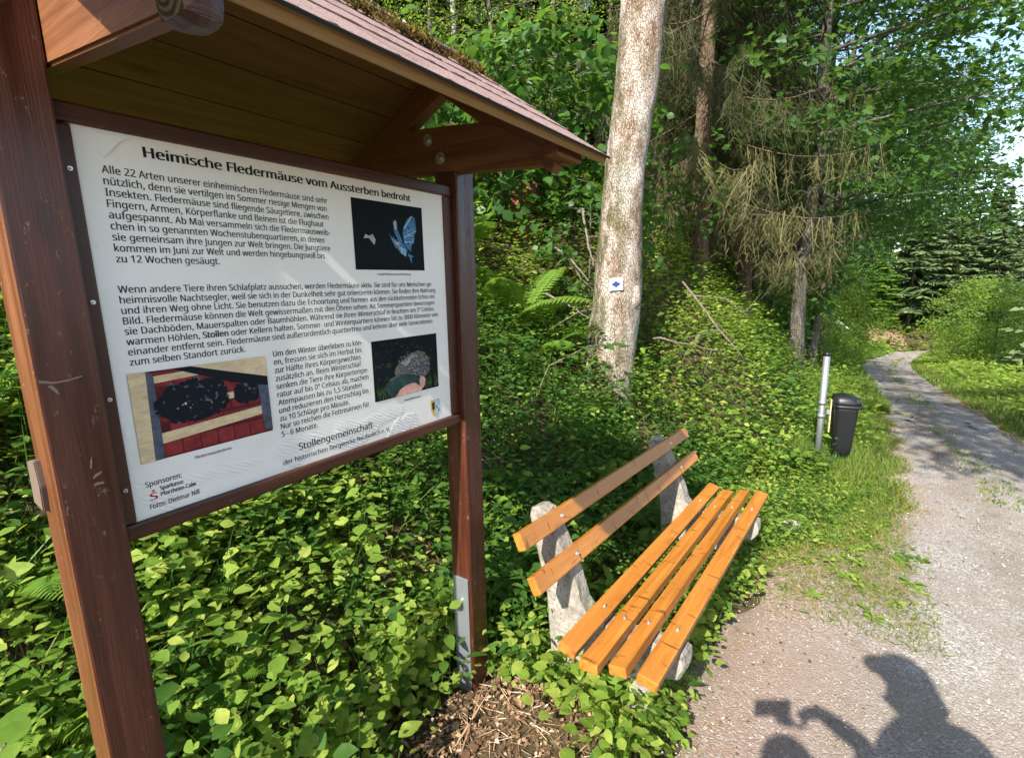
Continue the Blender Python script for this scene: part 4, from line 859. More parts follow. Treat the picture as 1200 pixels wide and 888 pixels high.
for (x, y, k, s, lab) in [(.02, 5.35, 2, 1.35, 'tall fern with upright fronds beside the right shelter post, below the hazel bush'), (.42, 5.15, 0, 1.05, 'smaller arching fern next to the tall one, towards the pale trunk'), (.10, 2.62, 1, .62, 'little fern at the foot of the slope between the shelter post and the bench back'),
        (.95, 3.15, 0, .62, 'dark fern in the shade behind the bench backrest'), (1.30, 3.55, 1, .8, 'fern behind the far end of the bench backrest'), (-1.62, 1.60, 0, .62, 'bright fern left of the near shelter post, under the notch'),
        (-2.2, 1.95, 2, .6, 'fern at the left edge of the photo behind the near post'), (-1.25, 1.75, 1, .55, 'pale fern showing just right of the near post, under the panel corner'), (-1.45, 1.28, 1, .5, 'small fern close beside the foot of the near post'), (-.72, 1.75, 1, .36, 'tiny fern among round leaves below the panel'), (-.45, 2.25, 1, .5, 'fern behind the right half of the panel, seen under its lower edge'), (-.62, 5.9, 2, 1.1, 'large fern close to the right shelter post, higher up the slope'), (.75, 4.6, 1, .9, 'fern left of the foot of the pale trunk'), (-1.9, 1.35, 0, .62, 'fern at the lower left picture edge'), (2.2, 4.9, 1, .8, 'fern on the bank right of the foot of the pale trunk'), (-.95, 2.15, 1, .48, 'fern under the middle of the panel, among yellow green leaves'), (-1.05, 1.62, 0, .4, 'low fern beneath the sponsor lines of the panel'), (.62, 3.75, 0, .7, 'fern between the bench back and the slope, below the maple sapling'), (1.75, 4.2, 1, .7, 'fern on the bank beyond the far end of the bench'), (-.25, 3.1, 1, .6, 'fern close behind the right shelter post, low on the slope')]:
    o = mobj('fern', FERN[k]); o.location = (x, y, hz(x, y) + .02); o.scale = (s,) * 3; o.rotation_euler = (0, 0, R0.uniform(0, 6.28)); tag(o, lab, 'fern', 'ferns on the bank')
def grow(seed, H, cb, R, nl, tw, lpt, ls, tmpl, r0, upk=.25, spread=.22, wander=.06, prof_=lambda t: (1 - t) ** .6 * (.35 + t * 1.1), stem_n=9, flat_=.3, droop=.15, tops=True):
    g = np.random.default_rng(seed); tr = Acc(); lf = Acc(); t = np.linspace(0, 1, 12)
    wx = np.cumsum(g.normal(0, wander, 12)) * H * .08; wy = np.cumsum(g.normal(0, wander, 12)) * H * .08; wx -= wx[0]; wy -= wy[0]
    TP = np.stack([wx, wy, -.25 + (H + .25) * t], 1); tube(tr, TP, r0 * (1 - .9 * t) + .004 + r0 * .35 * np.exp(-t * 22), stem_n, .5, True, .03, g)
    tips = []; outs = []
    for i in range(nl):
        h = cb + (H * .97 - cb) * ((i + g.uniform(0, 1)) / nl); q = (h - cb) / (H - cb); az = i * 2.399 + g.normal(0, .4); L = R * prof_(q) * g.uniform(.7, 1.2) + .15
        b = np.array([np.interp(h, TP[:, 2], TP[:, 0]), np.interp(h, TP[:, 2], TP[:, 1]), h]); s = np.linspace(0, 1, 6); o = np.array([math.cos(az), math.sin(az), 0]); sw = np.array([-o[1], o[0], 0]) * g.normal(0, .2)
        LP = b + s[:, None] * L * o + (s ** 2)[:, None] * L * sw + np.outer(s * upk - droop * s ** 2, [0, 0, L]); rl = min(r0 * .28, .006 + .008 * L)
        tube(tr, LP, rl * (1 - .85 * s), 5, .5, False)
        for j in range(tw):
            a = g.uniform(.2, 1.0); p = np.array([np.interp(a, s, LP[:, c]) for c in range(3)]); d = o * g.uniform(.2, 1) + np.array([-o[1], o[0], 0]) * g.normal(0, .8) + np.array([0, 0, g.normal(.02, .22)])
            l = L * .32 * g.uniform(.5, 1.2) * (1.25 - a) + .12; e = p + d / np.linalg.norm(d) * l; tips.append(e); outs.append(d); ribbons(tr, p[None], e[None], .004 + .0025 * R, .5)
    tips = np.array(tips); outs = np.array(outs); n = len(tips) * lpt; I = np.repeat(np.arange(len(tips)), lpt)
    P = tips[I] + g.normal(0, 1, (n, 3)) * np.array([spread, spread, spread * flat_]); a = g.uniform(0, 6.283, n)
    D = outs[I] * .6 + np.stack([np.cos(a), np.sin(a), g.normal(-.38, .3, n)], 1); N = g.normal(0, .55, (n, 3)) + [0, 0, .9]; N += outs[I] * .55 / (np.linalg.norm(outs[I], axis=1)[:, None] + .2)
    scatter(lf, tmpl, P, D, N, ls * g.uniform(.6, 1.2, n), np.clip(np.repeat(g.normal(.5, .16, len(tips)), lpt) + g.normal(0, .12, n), 0, 1))
    return tr, lf
def tree_meshes(name, bark, leaf, *a, **k): tr, lf = grow(*a, **k); return tr.data(name + '_trunk', M[bark], True), lf.data(name + '_crown', M[leaf])
def plant_tree(name, meshes, x, y, label, cat, group=None, s=1.0, rz=None, lean=(0, 0), stem='trunk', crown='crown', sz=None):
    root = empty(name, (x, y, hz(x, y) - .03), label, cat, group, R0.uniform(0, 6.28) if rz is None else rz); root.scale = (s, s, s if sz is None else sz)
    root.rotation_euler = (lean[0], lean[1], root.rotation_euler[2]); mobj(stem, meshes[0], root); mobj(crown, meshes[1], root); return root
ellp = lambda t: math.sqrt(max(0, 1 - (2 * t - .9) ** 2 / 1.25)) * .9 + .08
BE = [tree_meshes('beech', 'bgrey', 'beech', 31, 10.5, 1.2, 2.9, 42, 10, 32, .08, LEAF_LO, .085, prof_=ellp, spread=.30), tree_meshes('beech', 'bgrey', 'beech', 32, 12.5, 2.2, 3.2, 44, 10, 32, .085, LEAF_LO, .10, .22, prof_=ellp, spread=.32), tree_meshes('beech', 'bgrey', 'beech', 33, 7.0, .5, 2.2, 34, 9, 22, .075, LEAF_LO, .05, .3, .22, prof_=ellp)]
MP = [tree_meshes('maple', 'bgrey', 'maple', 41, 12.0, 3.2, 3.3, 50, 13, 24, .18, LEAF_LOBED, .13, .22, prof_=ellp, spread=.34, flat_=.28), tree_meshes('maple', 'bgrey', 'maple', 42, 9.0, 2.6, 2.8, 36, 11, 20, .15, LEAF_LOBED, .10, .25, prof_=ellp, spread=.30, flat_=.28)]
MPH = tree_meshes('maple', 'bgrey', 'maple', 43, 9.5, 4.6, 3.0, 36, 12, 30, .16, LEAF_LOBED, .12, .25, prof_=ellp, spread=.30, flat_=.28)
POLE = [tree_meshes('pole', 'bgrey', 'beech', 51, 15, 5.0, 1.9, 24, 7, 14, .10, LEAF_LO, .075, .3, .26, prof_=ellp, wander=.03), tree_meshes('pole', 'bwhite', 'beech', 52, 14, 4.4, 1.7, 22, 7, 14, .10, LEAF_LO, .09, .3, .26, prof_=ellp, wander=.03)]
SHB = [tree_meshes('hazel', 'bgrey', 'hazel', 61, 2.2, .15, 1.15, 26, 7, 9, .14, LEAF_ROUND, .018, .5, prof_=ellp, spread=.14, flat_=.5), tree_meshes('hazel', 'bgrey', 'hazel', 62, 1.5, .1, .8, 18, 6, 8, .095, LEAF_ROUND, .014, .5, prof_=ellp, spread=.10, flat_=.5), tree_meshes('bush', 'bgrey', 'beech', 63, 3.2, .1, 1.7, 38, 9, 30, .10, LEAF_LO, .03, .45, prof_=ellp, spread=.2, flat_=.6)]
# hazel and other bushes on the bank
for (b, d, k, s, lab) in [(-1.0, 6.9, 0, 1.0, 'broad leaved hazel bush just right of the shelter roof end, above the tall fern'), (4.5, 7.2, 0, .95, 'hazel bush hanging over the rotten stump, left of the pale trunk'), (8.6, 6.2, 1, .9, 'low hazel bush against the left side of the pale trunk'), (-5.5, 7.4, 1, 1.3, 'hazel bush showing through the gap under the roof end'),
        (15.5, 7.5, 1, .9, 'dark bush behind the pale trunk on its right side'), (27.5, 12.5, 0, 1.0, 'bush in the shade under the dry spruce, uphill of the bin'), (31.8, 15.5, 2, .7, 'dark rounded bush at the path edge beyond the bin'), (30.5, 19, 2, .8, 'second dark bush beyond the bin, further along the path edge'), (-22, 4.6, 0, .75, 'leafy bush at the left behind the near post'), (-36, 3.6, 1, .9, 'bush at the left picture edge beside the near post')]:
    x, y = polar(b, d); plant_tree('bush', SHB[k], x, y, lab, 'bush', 'bushes on the bank', s, stem='stems', crown='leaves')
def sapling(P, n, ls, leaf, tmpl, label, seed, name='sapling', both=.5):
    g = np.random.default_rng(seed); a = Acc(); P = np.array(P, float); root = empty(name, tuple(P[0]), label, 'sapling', 'saplings on the bank'); Q = P - P[0]
    tube(a, Q, np.linspace(.006, .002, len(Q)), 5, .5); mobj('stem', a.data('stem', M['stick'], True), root); l = Acc(); t = np.linspace(.45, 1, n); idx = np.linspace(0, 1, len(Q))
    C = np.stack([np.interp(t, idx, Q[:, c]) for c in range(3)], 1); T = Q[-1] - Q[-2]; T = T / np.linalg.norm(T); sd_ = np.cross(T, [0, 0, 1]); sd_ /= np.linalg.norm(sd_)
    sg = np.where(np.arange(n) % 2, 1, -1)[:, None]; scatter(l, tmpl, C + g.normal(0, .01, (n, 3)), sd_ * sg + T * .7 + g.normal(0, .2, (n, 3)), g.normal(0, .25, (n, 3)) + [0, -.2, 1], ls * g.uniform(.8, 1.15, n), np.clip(g.normal(.5, .2, n), 0, 1))
    mobj('leaves', l.data('leaves', M[leaf]), root); return root
sapling([(.10, 4.05, -1.15), (.30, 4.02, -.66), (.62, 4.0, -.50), (.90, 3.95, -.49)], 11, .16, 'maple', LEAF_LOBED, 'maple sapling reaching a leafy twig in front of the pale trunk', 4)
sapling([(-1.38, .98, -1.35), (-1.30, 1.0, -1.15), (-1.22, 1.02, -1.05)], 8, .095, 'cover', LEAF_ROUND, 'big leaved seedling at the lower left corner beside the near post', 5)
sapling([(1.7, 5.2, -1.0), (1.8, 5.1, -.7), (1.95, 5.0, -.45)], 9, .10, 'cover', LEAF_HI, 'yellow green sapling just right of the pale trunk', 6)
# ------------------------------------------------------------------ the pale trunk with the trail marker
kt = 0.0
tp = []
def pray(px, py, yd):                                         # measured outline of the trunk, turned into metres
    c = (px - 600) / 590, -(py - 444) / 590; v = Vector((.999814 * c[0] + .019264 * c[1], -.003585 * c[0] + .186087 * c[1] + .982527, -.018928 * c[0] + .982344 * c[1] - .186122)); return v * (yd / v.y)
out = [(708, 452, 66), (712, 425, 60), (718, 392, 56), (724, 345, 55), (725, 300, 53), (728, 250, 47), (732, 200, 46), (740, 140, 47), (746, 100, 50), (750, 50, 50), (754, 0, 52)]
YD = 5.1; pts = [pray(a, b, YD) for a, b, c in out]; rad = [c / 590 * (p.y / (p.normalized().y) * (Vector((-.003585 + 0, .982527, -.186122)).dot(p.normalized()))) / 2 for p, (a, b, c) in zip(pts, out)]
b0 = pts[0]; top = pts[-1]; pts = [b0 + Vector((-.05, 0, -.45))] + pts; rad = [rad[0] * 1.25] + rad
for k in range(1, 8): pts.append(top + Vector((.16 * k + .03 * math.sin(k), .05 * k, 1.35 * k))); rad.append(rad[11] * (1 - k * .12))
pt = empty('pale_tree', tuple(b0), 'thick pale plated trunk leaning slightly, with a blue diamond trail marker', 'tree')
g = np.random.default_rng(8); acc = Acc(); PP = np.array([list(p - b0) for p in pts]); s0 = np.linspace(0, 1, len(PP)); s1 = np.linspace(0, 1, 90)
PPi = np.stack([np.interp(s1, s0, PP[:, c]) for c in range(3)], 1); tube(acc, PPi, np.interp(s1, s0, rad), 40, .5, True, .018, g); mobj('trunk', acc.data('trunk', M['bpale'], True), pt)
acc = Acc(); tube(acc, [(.17, -.10, 1.05), (.235, -.13, .98), (.245, -.14, .86), (.20, -.12, .74)], [.03, .075, .085, .03], 14, .5, True, .05, g)
mobj('burl', acc.data('burl', M['bpale'], True), pt)
tr, lf = grow(77, 8.0, .2, 3.6, 34, 9, 13, .12, LEAF_LO, .12, .25, prof_=ellp, spread=.32); tpz = PP[-3]
o = mobj('limbs', tr.data('limbs', M['bpale'], True), pt, tuple(tpz - [0, 0, 1.2])); mobj('crown', lf.data('crown', M['beech']), pt, tuple(tpz - [0, 0, 1.2]))
mk = pray(722, 333, YD); mv = (-mk).normalized(); mr = .238
mk = mk + Vector((mv.x, mv.y, 0)).normalized() * (mr + .006)
tm = empty('trail_marker', tuple(mk), 'white square trail marker with a blue diamond, nailed to the pale trunk', 'sign')
nv = Vector((-mk.x, -mk.y, .0)).normalized(); Rm = Matrix((UPV.cross(nv), UPV, nv)).transposed().to_4x4() @ Matrix.Rotation(.05, 4, 'Z')
o = bm_obj('plate', box_bm(.125, .112, .006, .002), M['white'], tm); o.matrix_basis = Rm
V = [(.048, 0, .0042), (0, .033, .0042), (-.048, 0, .0042), (0, -.033, .0042)]; o = mobj('diamond', mesh_data('diamond', V, np.array([[0, 1, 2, 3]]), M['blue']), tm); o.matrix_basis = Rm
# ------------------------------------------------------------------ spruces with hanging dry twigs
def spruce_mesh(seed, H, R, cb=.6, dens=1.0, r0=.14):
    g = np.random.default_rng(seed); tr = Acc(); tw = Acc(); t = np.linspace(0, 1, 14)
    tube(tr, np.stack([.05 * np.sin(t * 5), .04 * np.cos(t * 4), -.4 + (H + .4) * t], 1), r0 * (1 - .9 * t) + .01, 12, .5, True, .03, g); h = cb
    while h < H * .97:
        q = h / H; nb = g.integers(4, 7)
        for b in range(nb):
            az = g.uniform(0, 6.283); L = R * (1 - q) ** .55 * g.uniform(.6, 1.15); s = np.linspace(0, 1, 8); o = np.array([math.cos(az), math.sin(az), 0])
            BP_ = np.array([0, 0, h]) + np.outer(s * L, o) + np.outer(L * (-.55 * s + .30 * s ** 3), [0, 0, 1]); tube(tr, BP_, .010 * (1 - .8 * s) * (.5 + L / R), 4, .5, False)
            n = int(44 * dens * L / R) + 6; a = g.uniform(.12, 1, n); B = np.stack([np.interp(a, s, BP_[:, c]) for c in range(3)], 1); sd_ = np.array([-o[1], o[0], 0])
            ln = g.uniform(.25, .85, n) * (.6 + .4 * L / R); E = B + sd_ * (g.normal(0, .22, n) * ln)[:, None] + o * (g.normal(.1, .12, n) * ln)[:, None] - np.array([0, 0, 1]) * (ln * g.uniform(.75, 1, n))[:, None]
            v = np.clip(g.normal(.20 + .42 * (h < 2.5), .17, n), 0, 1); ribbons(tw, B, E, .010, v, sd_ * (g.normal(0, .05, n))[:, None])
            for f in (.12, .27, .42, .57, .72, .87):
                for sg in (-1, 1):
                    p = B + (E - B) * f; d = sd_ * sg * g.uniform(.4, 1, n)[:, None] + o * g.normal(0, .5, n)[:, None] - np.array([0, 0, 1]) * g.uniform(.5, 1.3, n)[:, None]
                    ribbons(tw, p, p + d * (.06 + .13 * g.uniform(0, 1, n) ** 2)[:, None], .0075, np.clip(v + g.normal(0, .08, n), 0, 1))
        h += g.uniform(.22, .38)
    return tr.data('spruce_trunk', M['bspruce'], True), tw.data('spruce_twigs', M['spruce'])
SP = [spruce_mesh(71, 11, 2.2, 1.5), spruce_mesh(72, 12, 2.1, 1.5)]
for (b, d, k, s, lab) in [(20.3, 8.6, 0, 1.0, 'spruce with a reddish bare trunk and hanging grey twigs, right of the pale trunk'), (24.4, 11.0, 1, 1.0, 'spruce with a dense curtain of dry drooping branches in the middle of the bank'), (16.2, 11.5, 1, .95, 'grey draped spruce standing behind the pale trunk'), (25.6, 16, 0, 1.1, 'dark drooping spruce beside the big maple'), (22.0, 14.0, 1, 1.1, 'shaded spruce behind the two draped ones'), (11.5, 16.0, 0, 1.15, 'thin grey spruce deep in the wood left of the pale trunk')]:
    x, y = polar(b, d); plant_tree('spruce', SP[k], x, y, lab, 'spruce', 'draped spruces on the bank', s, crown='twigs')
# ------------------------------------------------------------------ maples, beeches, poles
for (b, d, k, s, lab) in [(29.8, 10.8, 0, 1.0, 'big maple with layered leaves reaching over the path beyond the bin'), (31.2, 13.6, 1, 1.15, 'smaller maple between the big one and the second, close to the path'), (31.9, 18.0, 0, 1.1, 'second maple behind the big one, its branches over the far path'), (31.3, 25.0, 1, 1.3, 'sunlit maple at the inner side of the path bend'), (32.6, 38.0, 1, 1.3, 'far maple just before the path bend')]:
    x, y = polar(b, d); plant_tree('maple', MP[k], x, y, lab, 'tree', 'maples by the path', s)
x, y = xy(1.3, 3.9); plant_tree('overhanging_maple', MPH, x, y, 'maple right of the path whose leaves hang into the upper right corner', 'tree', None, 1.05, rz=.6)
for (b, d, k, s, lab) in [(33.8, 74, 0, 2.0, 'tall dark maple closing the view over the path bend'), (36.4, 80, 1, 2.7, 'tall maple behind the birch stem beyond the bend'), (38.8, 78, 0, 2.2, 'tall maple above the fir with the bare foot'), (35.0, 92, 0, 2.6, 'hindmost tall maple over the path bend')]:
    x, y = polar(b, d); plant_tree('tall_maple', MP[k], x, y, lab, 'tree', 'tall maples beyond the bend', s)
for (b, d, k, s, lab) in [(-14, 11, 2, 1.0, 'low bright young beech seen above the mossy roof edge'), (-7.5, 12.5, 0, 1.0, 'bright young beech directly above the roof end'), (-1.5, 11.2, 2, 1.1, 'bushy young beech between roof end and pale trunk, before the bare poles'), (5.0, 12.5, 0, .95, 'light green beech left of the pale trunk, behind the hazels'), (9.8, 19, 1, 1.0, 'tall beech behind the pale trunk, deep in the wood'), (-11, 18, 1, 1.0, 'tall pale green beech above the shelter roof'), (1.5, 19.5, 1, 1.05, 'tall beech in the gap left of the pale trunk, high on the slope'), (-19, 16, 0, 1.1, 'beech at the top edge over the roof ridge'), (-4.5, 25, 1, 1.1, 'sunlit beech high on the slope over the roof end'), (6.5, 27, 1, 1.15, 'sunlit beech high on the slope near the pale trunk'),
        (14.5, 22, 0, 1.2, 'beech behind the spruces and right of the pale trunk'), (26.5, 21, 0, 1.1, 'beech behind the big maple on the bank')]:
    x, y = polar(b, d); plant_tree('beech', BE[k], x, y, lab, 'tree', 'beeches on the slope', s)
for (b, d, k, s, lab) in [(7.6, 13.5, 0, 1.0, 'dark slender bare pole standing left of the pale trunk'), (-5.2, 14, 1, .9, 'slender whitish pole rising over the roof end'), (3.6, 16, 0, .9, 'thin bare pole midway between roof end and pale trunk'), (10.6, 12.0, 0, .8, 'thin pole close to the left of the pale trunk top'), (-9.8, 15, 0, .95, 'slim grey pole above the moss of the roof'), (-2.6, 20, 1, 1.0, 'pale thin stem high on the slope above the roof tip'), (17.4, 17, 1, 1.0, 'whitish stem showing right of the pale trunk'), (36.6, 62, 1, 1.2, 'pale birch stem beyond the path bend')]:
    x, y = polar(b, d); plant_tree('pole_tree', POLE[k], x, y, lab, 'tree', 'slender stems in the wood', s)
# ------------------------------------------------------------------ firs beyond the bend and on the right
def fir_mesh(seed, H, R, cb=.8, r0=.16, nm='fir'):
    g = np.random.default_rng(seed); tr = Acc(); nd = Acc(); t = np.linspace(0, 1, 10)
    tube(tr, np.stack([0 * t, 0 * t, -.4 + (H + .4) * t], 1), r0 * (1 - .93 * t) + .01, 9, .5); h = cb
    while h < H * .985:
        q = (h - cb) / (H - cb)
        for b in range(g.integers(5, 8)):
            az = g.uniform(0, 6.283); L = R * ((1 - q) ** .8 * g.uniform(.7, 1.1) + .04); s = np.linspace(0, 1, 6); o = np.array([math.cos(az), math.sin(az), 0]); sd_ = np.array([-o[1], o[0], 0])
            BP_ = np.array([0, 0, h]) + np.outer(s * L, o) + np.outer(L * (-.30 * s + .16 * s ** 2), [0, 0, 1]); ribbons(nd, BP_[:1], BP_[-1:], .09, .4, None, np.array([[0, 0, 1.]]))
            n = int(24 * L / R) + 5; a = g.uniform(.08, 1, n); B = np.stack([np.interp(a, s, BP_[:, c]) for c in range(3)], 1); sg = np.where(np.arange(n) % 2, 1, -1)
            l = (L * .42 * (1.15 - a) + .12) * g.uniform(.7, 1.2, n); E = B + sd_ * (sg * l * .85)[:, None] + o * (l * .6)[:, None] + np.array([0, 0, 1]) * (l * g.normal(-.22, .14, n))[:, None]
            ribbons(nd, B, E, .22, np.clip(g.normal(.45, .2, n) + .25 * (a > .7), 0, 1), None, np.tile([0, 0, 1.], (n, 1)) + g.normal(0, .35, (n, 3)))
        h += H / 33 * g.uniform(.7, 1.25)
    return tr.data('fir_trunk', M['bgrey'], True), nd.data('fir_needles', M[nm])
FI = [fir_mesh(81, 15, 2.9), fir_mesh(82, 12, 2.6, .3), fir_mesh(83, 18, 3.2, 1.8), fir_mesh(84, 10, 2.1, .3, .12, 'fern')]
for (b, d, k, s, lab) in [(38.2, 55, 2, 1.0, 'dark fir with a bare pale foot right at the path bend'), (40.3, 57, 0, 1.05, 'dark fir right of the one with the bare foot'), (36.0, 53, 3, .9, 'young bright fir on the cutting left of the path bend'), (35.2, 58, 1, .9, 'fir at the top of the red cutting'), (42.0, 61, 0, 1.0, 'blue green fir in the middle of the far group'), (43.6, 58, 1, 1.1, 'broad fir on the right of the far group'), (45.0, 64, 2, .9, 'tall fir at the right end of the far group'), (39.2, 70, 2, 1.0, 'fir peeking over the far group'), (48.6, 24, 1, .85, 'fir reaching in from the right picture edge'), (47.5, 44, 0, 1.0, 'fir behind the bright bush at the right edge'), (33.6, 66, 2, 1.0, 'fir behind the far maple'), (-8.6, 17.5, 1, 1.0, 'slim fir among the beeches above the roof ridge'), (2.6, 18, 1, .95, 'slim fir midway between roof tip and pale trunk'), (-13.5, 15, 0, .9, 'fir at the top edge of the photo over the roof moss'), (9.2, 14.5, 1, .8, 'fir half hidden by the left side of the pale trunk'), (41.0, 76, 0, 1.1, 'hindmost fir above the middle of the far group')]:
    x, y = polar(b, d); plant_tree('fir', FI[k], x, y, lab, 'fir', 'firs in the wood', s, crown='needles')
for (b, d, k, s, lab) in [(44.2, 31, 2, 1.25, 'bright leafy bush standing on the right verge'), (46.6, 33, 2, 1.1, 'darker bush at the right edge of the verge'), (41.6, 44, 2, .7, 'small bush where the right verge meets the path bend'), (43.0, 37, 2, .75, 'low bush left of the bright verge bush')]:
    x, y = polar(b, d); plant_tree('verge_bush', SHB[k], x, y, lab, 'bush', 'bushes on the right verge', s, stem='stems', crown='leaves')
# the wood behind, one mass high on the slope and beyond the bend
fwd = Acc(); g = np.random.default_rng(99)
nb = 150; b = np.radians(g.uniform(-40, 33, nb)); d = g.uniform(30, 62, nb); cx_, cy_ = d * np.sin(b), d * np.cos(b); uu, ww = uw(cx_, cy_); k = ww - bend(uu) < -5; cx_, cy_ = cx_[k], cy_[k]
H_ = g.uniform(6, 14, len(cx_)); per = 260
for x, y, h in zip(cx_, cy_, H_):
    q = g.normal(0, 1, (per, 3)); q /= np.linalg.norm(q, axis=1)[:, None]; q *= g.uniform(.55, 1, per)[:, None] ** .5; P = np.array([x, y, hz(x, y) + h * .52]) + q * [h * .25, h * .25, h * .5]
    scatter(fwd, LEAF_LO, P, g.normal(0, 1, (per, 3)) * [1, 1, .5], g.normal(0, .5, (per, 3)) + q * .4 + [0, 0, .9], g.uniform(.35, .75, per), np.clip(g.normal(.5, .15) + g.normal(0, .12, per), 0, 1))
tag(mobj('far_wood', fwd.data('far_wood', M['beech'])), kind='stuff')
fcn = Acc(); nb = 70; b = np.radians(g.uniform(30, 56, nb)); d = g.uniform(80, 125, nb)
for x, y, h in zip(d * np.sin(b), d * np.cos(b), g.uniform(9, 17, nb)):
    n = 420; t = g.uniform(0, 1, n) ** 1.3; a = g.uniform(0, 6.28, n); r_ = h * .17 * (1 - t) * g.uniform(.5, 1, n); c = np.array([x, y, hz(x, y)]); o = np.stack([np.cos(a), np.sin(a), 0 * a], 1)
    A = c + o * (r_ * .4)[:, None] + np.outer(t * h + .3, [0, 0, 1]); B = A + o * (r_ + .3)[:, None] + np.outer(-.3 * r_ - .1, [0, 0, 1]); ribbons(fcn, A, B, .55, np.clip(g.normal(.45, .2, n), 0, 1), None, np.tile([0, 0, 1.], (n, 1)) + g.normal(0, .4, (n, 3)))
tag(mobj('far_conifers', fcn.data('far_conifers', M['fir'])), kind='stuff')
# ------------------------------------------------------------------ stump, stones, dead branches
sx, sy = polar(1.6, 7.1); a = Acc(); g = np.random.default_rng(4); tube(a, [(0, 0, -.3), (0, 0, .1), (.02, 0, .45), (.03, .02, .62)], [.30, .24, .21, .17], 18, .5, True, .09, g)
st = mobj('stump', a.data('stump', M['stump'], True)); st.location = (sx, sy, hz(sx, sy)); tag(st, 'rotten reddish brown stump under the hazel bushes', 'stump')
rock('stone', 2.02, 3.42, .085, (1, .8, .9), 5, 'pale angular stone in the grass between the bench and the bin')
rock('stone', 2.25, 4.1, .07, (1.2, .8, .6), 6, 'small grey stone half hidden by leaves near the bin post')
def stick(P, r, label, seed, side=2):
    g = np.random.default_rng(seed); P = np.array(P, float); a = Acc(); s = np.linspace(0, 1, 9); i = np.linspace(0, 1, len(P)); Q = np.stack([np.interp(s, i, P[:, c]) for c in range(3)], 1) + g.normal(0, .006, (9, 3)); Q0 = Q[0].copy(); Q -= Q0
    tube(a, Q, r * .75 * (1 - .7 * s) + .001, 7, .5, True, .06, g)
    for _ in range(side):
        k = g.integers(2, 8); d = g.normal(0, .22, 3); tube(a, [Q[k], Q[k] + d * .5, Q[k] + d], [r * .35, r * .25, r * .12], 4, .5, False)
    o = mobj('fallen_branch', a.data('fallen_branch', M['stick'], True)); o.location = tuple(Q0); tag(o, label, 'branch', 'dead branches on the bank')
def gp(px, py, yd): p = pray(px, py, yd); return (p.x, p.y, p.z)
stick([gp(683, 245, 6.0), gp(690, 290, 5.6), gp(697, 312, 5.4)], .022, 'pale dead branch leaning against the left side of the pale trunk', 1)
stick([gp(640, 282, 6.3), gp(670, 305, 5.9), gp(694, 335, 5.5)], .022, 'bare branch sloping down to the pale trunk from the stump', 2)
stick([gp(655, 290, 6.3), gp(680, 325, 5.8), gp(700, 345, 5.5)], .015, 'thinner bare branch lying parallel beside the sloping one', 3)
stick([gp(640, 345, 4.7), gp(668, 358, 4.6), gp(688, 372, 4.5)], .014, 'short pale stick left of the trunk foot', 4)
stick([gp(800, 330, 5.8), gp(835, 375, 5.2), gp(872, 420, 5.0)], .016, 'long pale branch lying down the slope right of the pale trunk', 5)
stick([gp(765, 395, 5.0), gp(800, 402, 4.9), gp(846, 412, 4.9)], .012, 'thin stick lying level right of the trunk foot', 6)
stick([gp(805, 345, 6.0), gp(850, 350, 6.0), gp(880, 372, 6.0)], .014, 'grey branch below the draped spruce', 7)
stick([gp(290, 735, 2.25), gp(315, 775, 2.12), gp(335, 815, 2.0)], .012, 'pale broken stick among the leaves below the panel', 8, 0)
stick([gp(225, 700, 2.5), gp(262, 650, 2.6), gp(300, 585, 2.75)], .012, 'bare stick rising behind the lower edge of the panel', 9)
stick([gp(0, 600, 2.3), gp(40, 610, 2.2), gp(70, 640, 2.2)], .008, 'thin twig left of the near post', 10)
# bare red earth of the cutting at the bend
def patch(name, px, py, rx, ry, label):
    v = pray(px, py, 1.0); L = np.array(v) / np.linalg.norm(v); t = np.arange(5, 110, .1); P = L[None] * t[:, None]; i = np.argmax(P[:, 2] < height(P[:, 0], P[:, 1])); c = P[i]; g = np.random.default_rng(int(px)); n = 22
    V = [(0, 0)] + [(k * rx * math.cos(a) * f, k * ry * math.sin(a) * f) for k in (.5, 1) for a, f in zip(np.linspace(0, 6.283, n, endpoint=False), g.uniform(.75, 1.2, n))]; V = np.array(V); x = c[0] + V[:, 0] * DY + V[:, 1] * DX; y = c[1] - V[:, 0] * DX + V[:, 1] * DY
    i = np.arange(n); j = (i + 1) % n; T = np.stack([0 * i, 1 + i, 1 + j], 1); Q = np.stack([1 + i, 1 + n + i, 1 + n + j, 1 + j], 1)
    tag(mobj(name, mesh_data(name, np.stack([x, y, height(x, y) + .10], 1), [T, Q], M['redsoil'], None, True)), kind='structure')
patch('bare_earth', 1030, 390, .8, 2.2, ''); patch('bare_earth', 1052, 398, .7, 2.0, '')
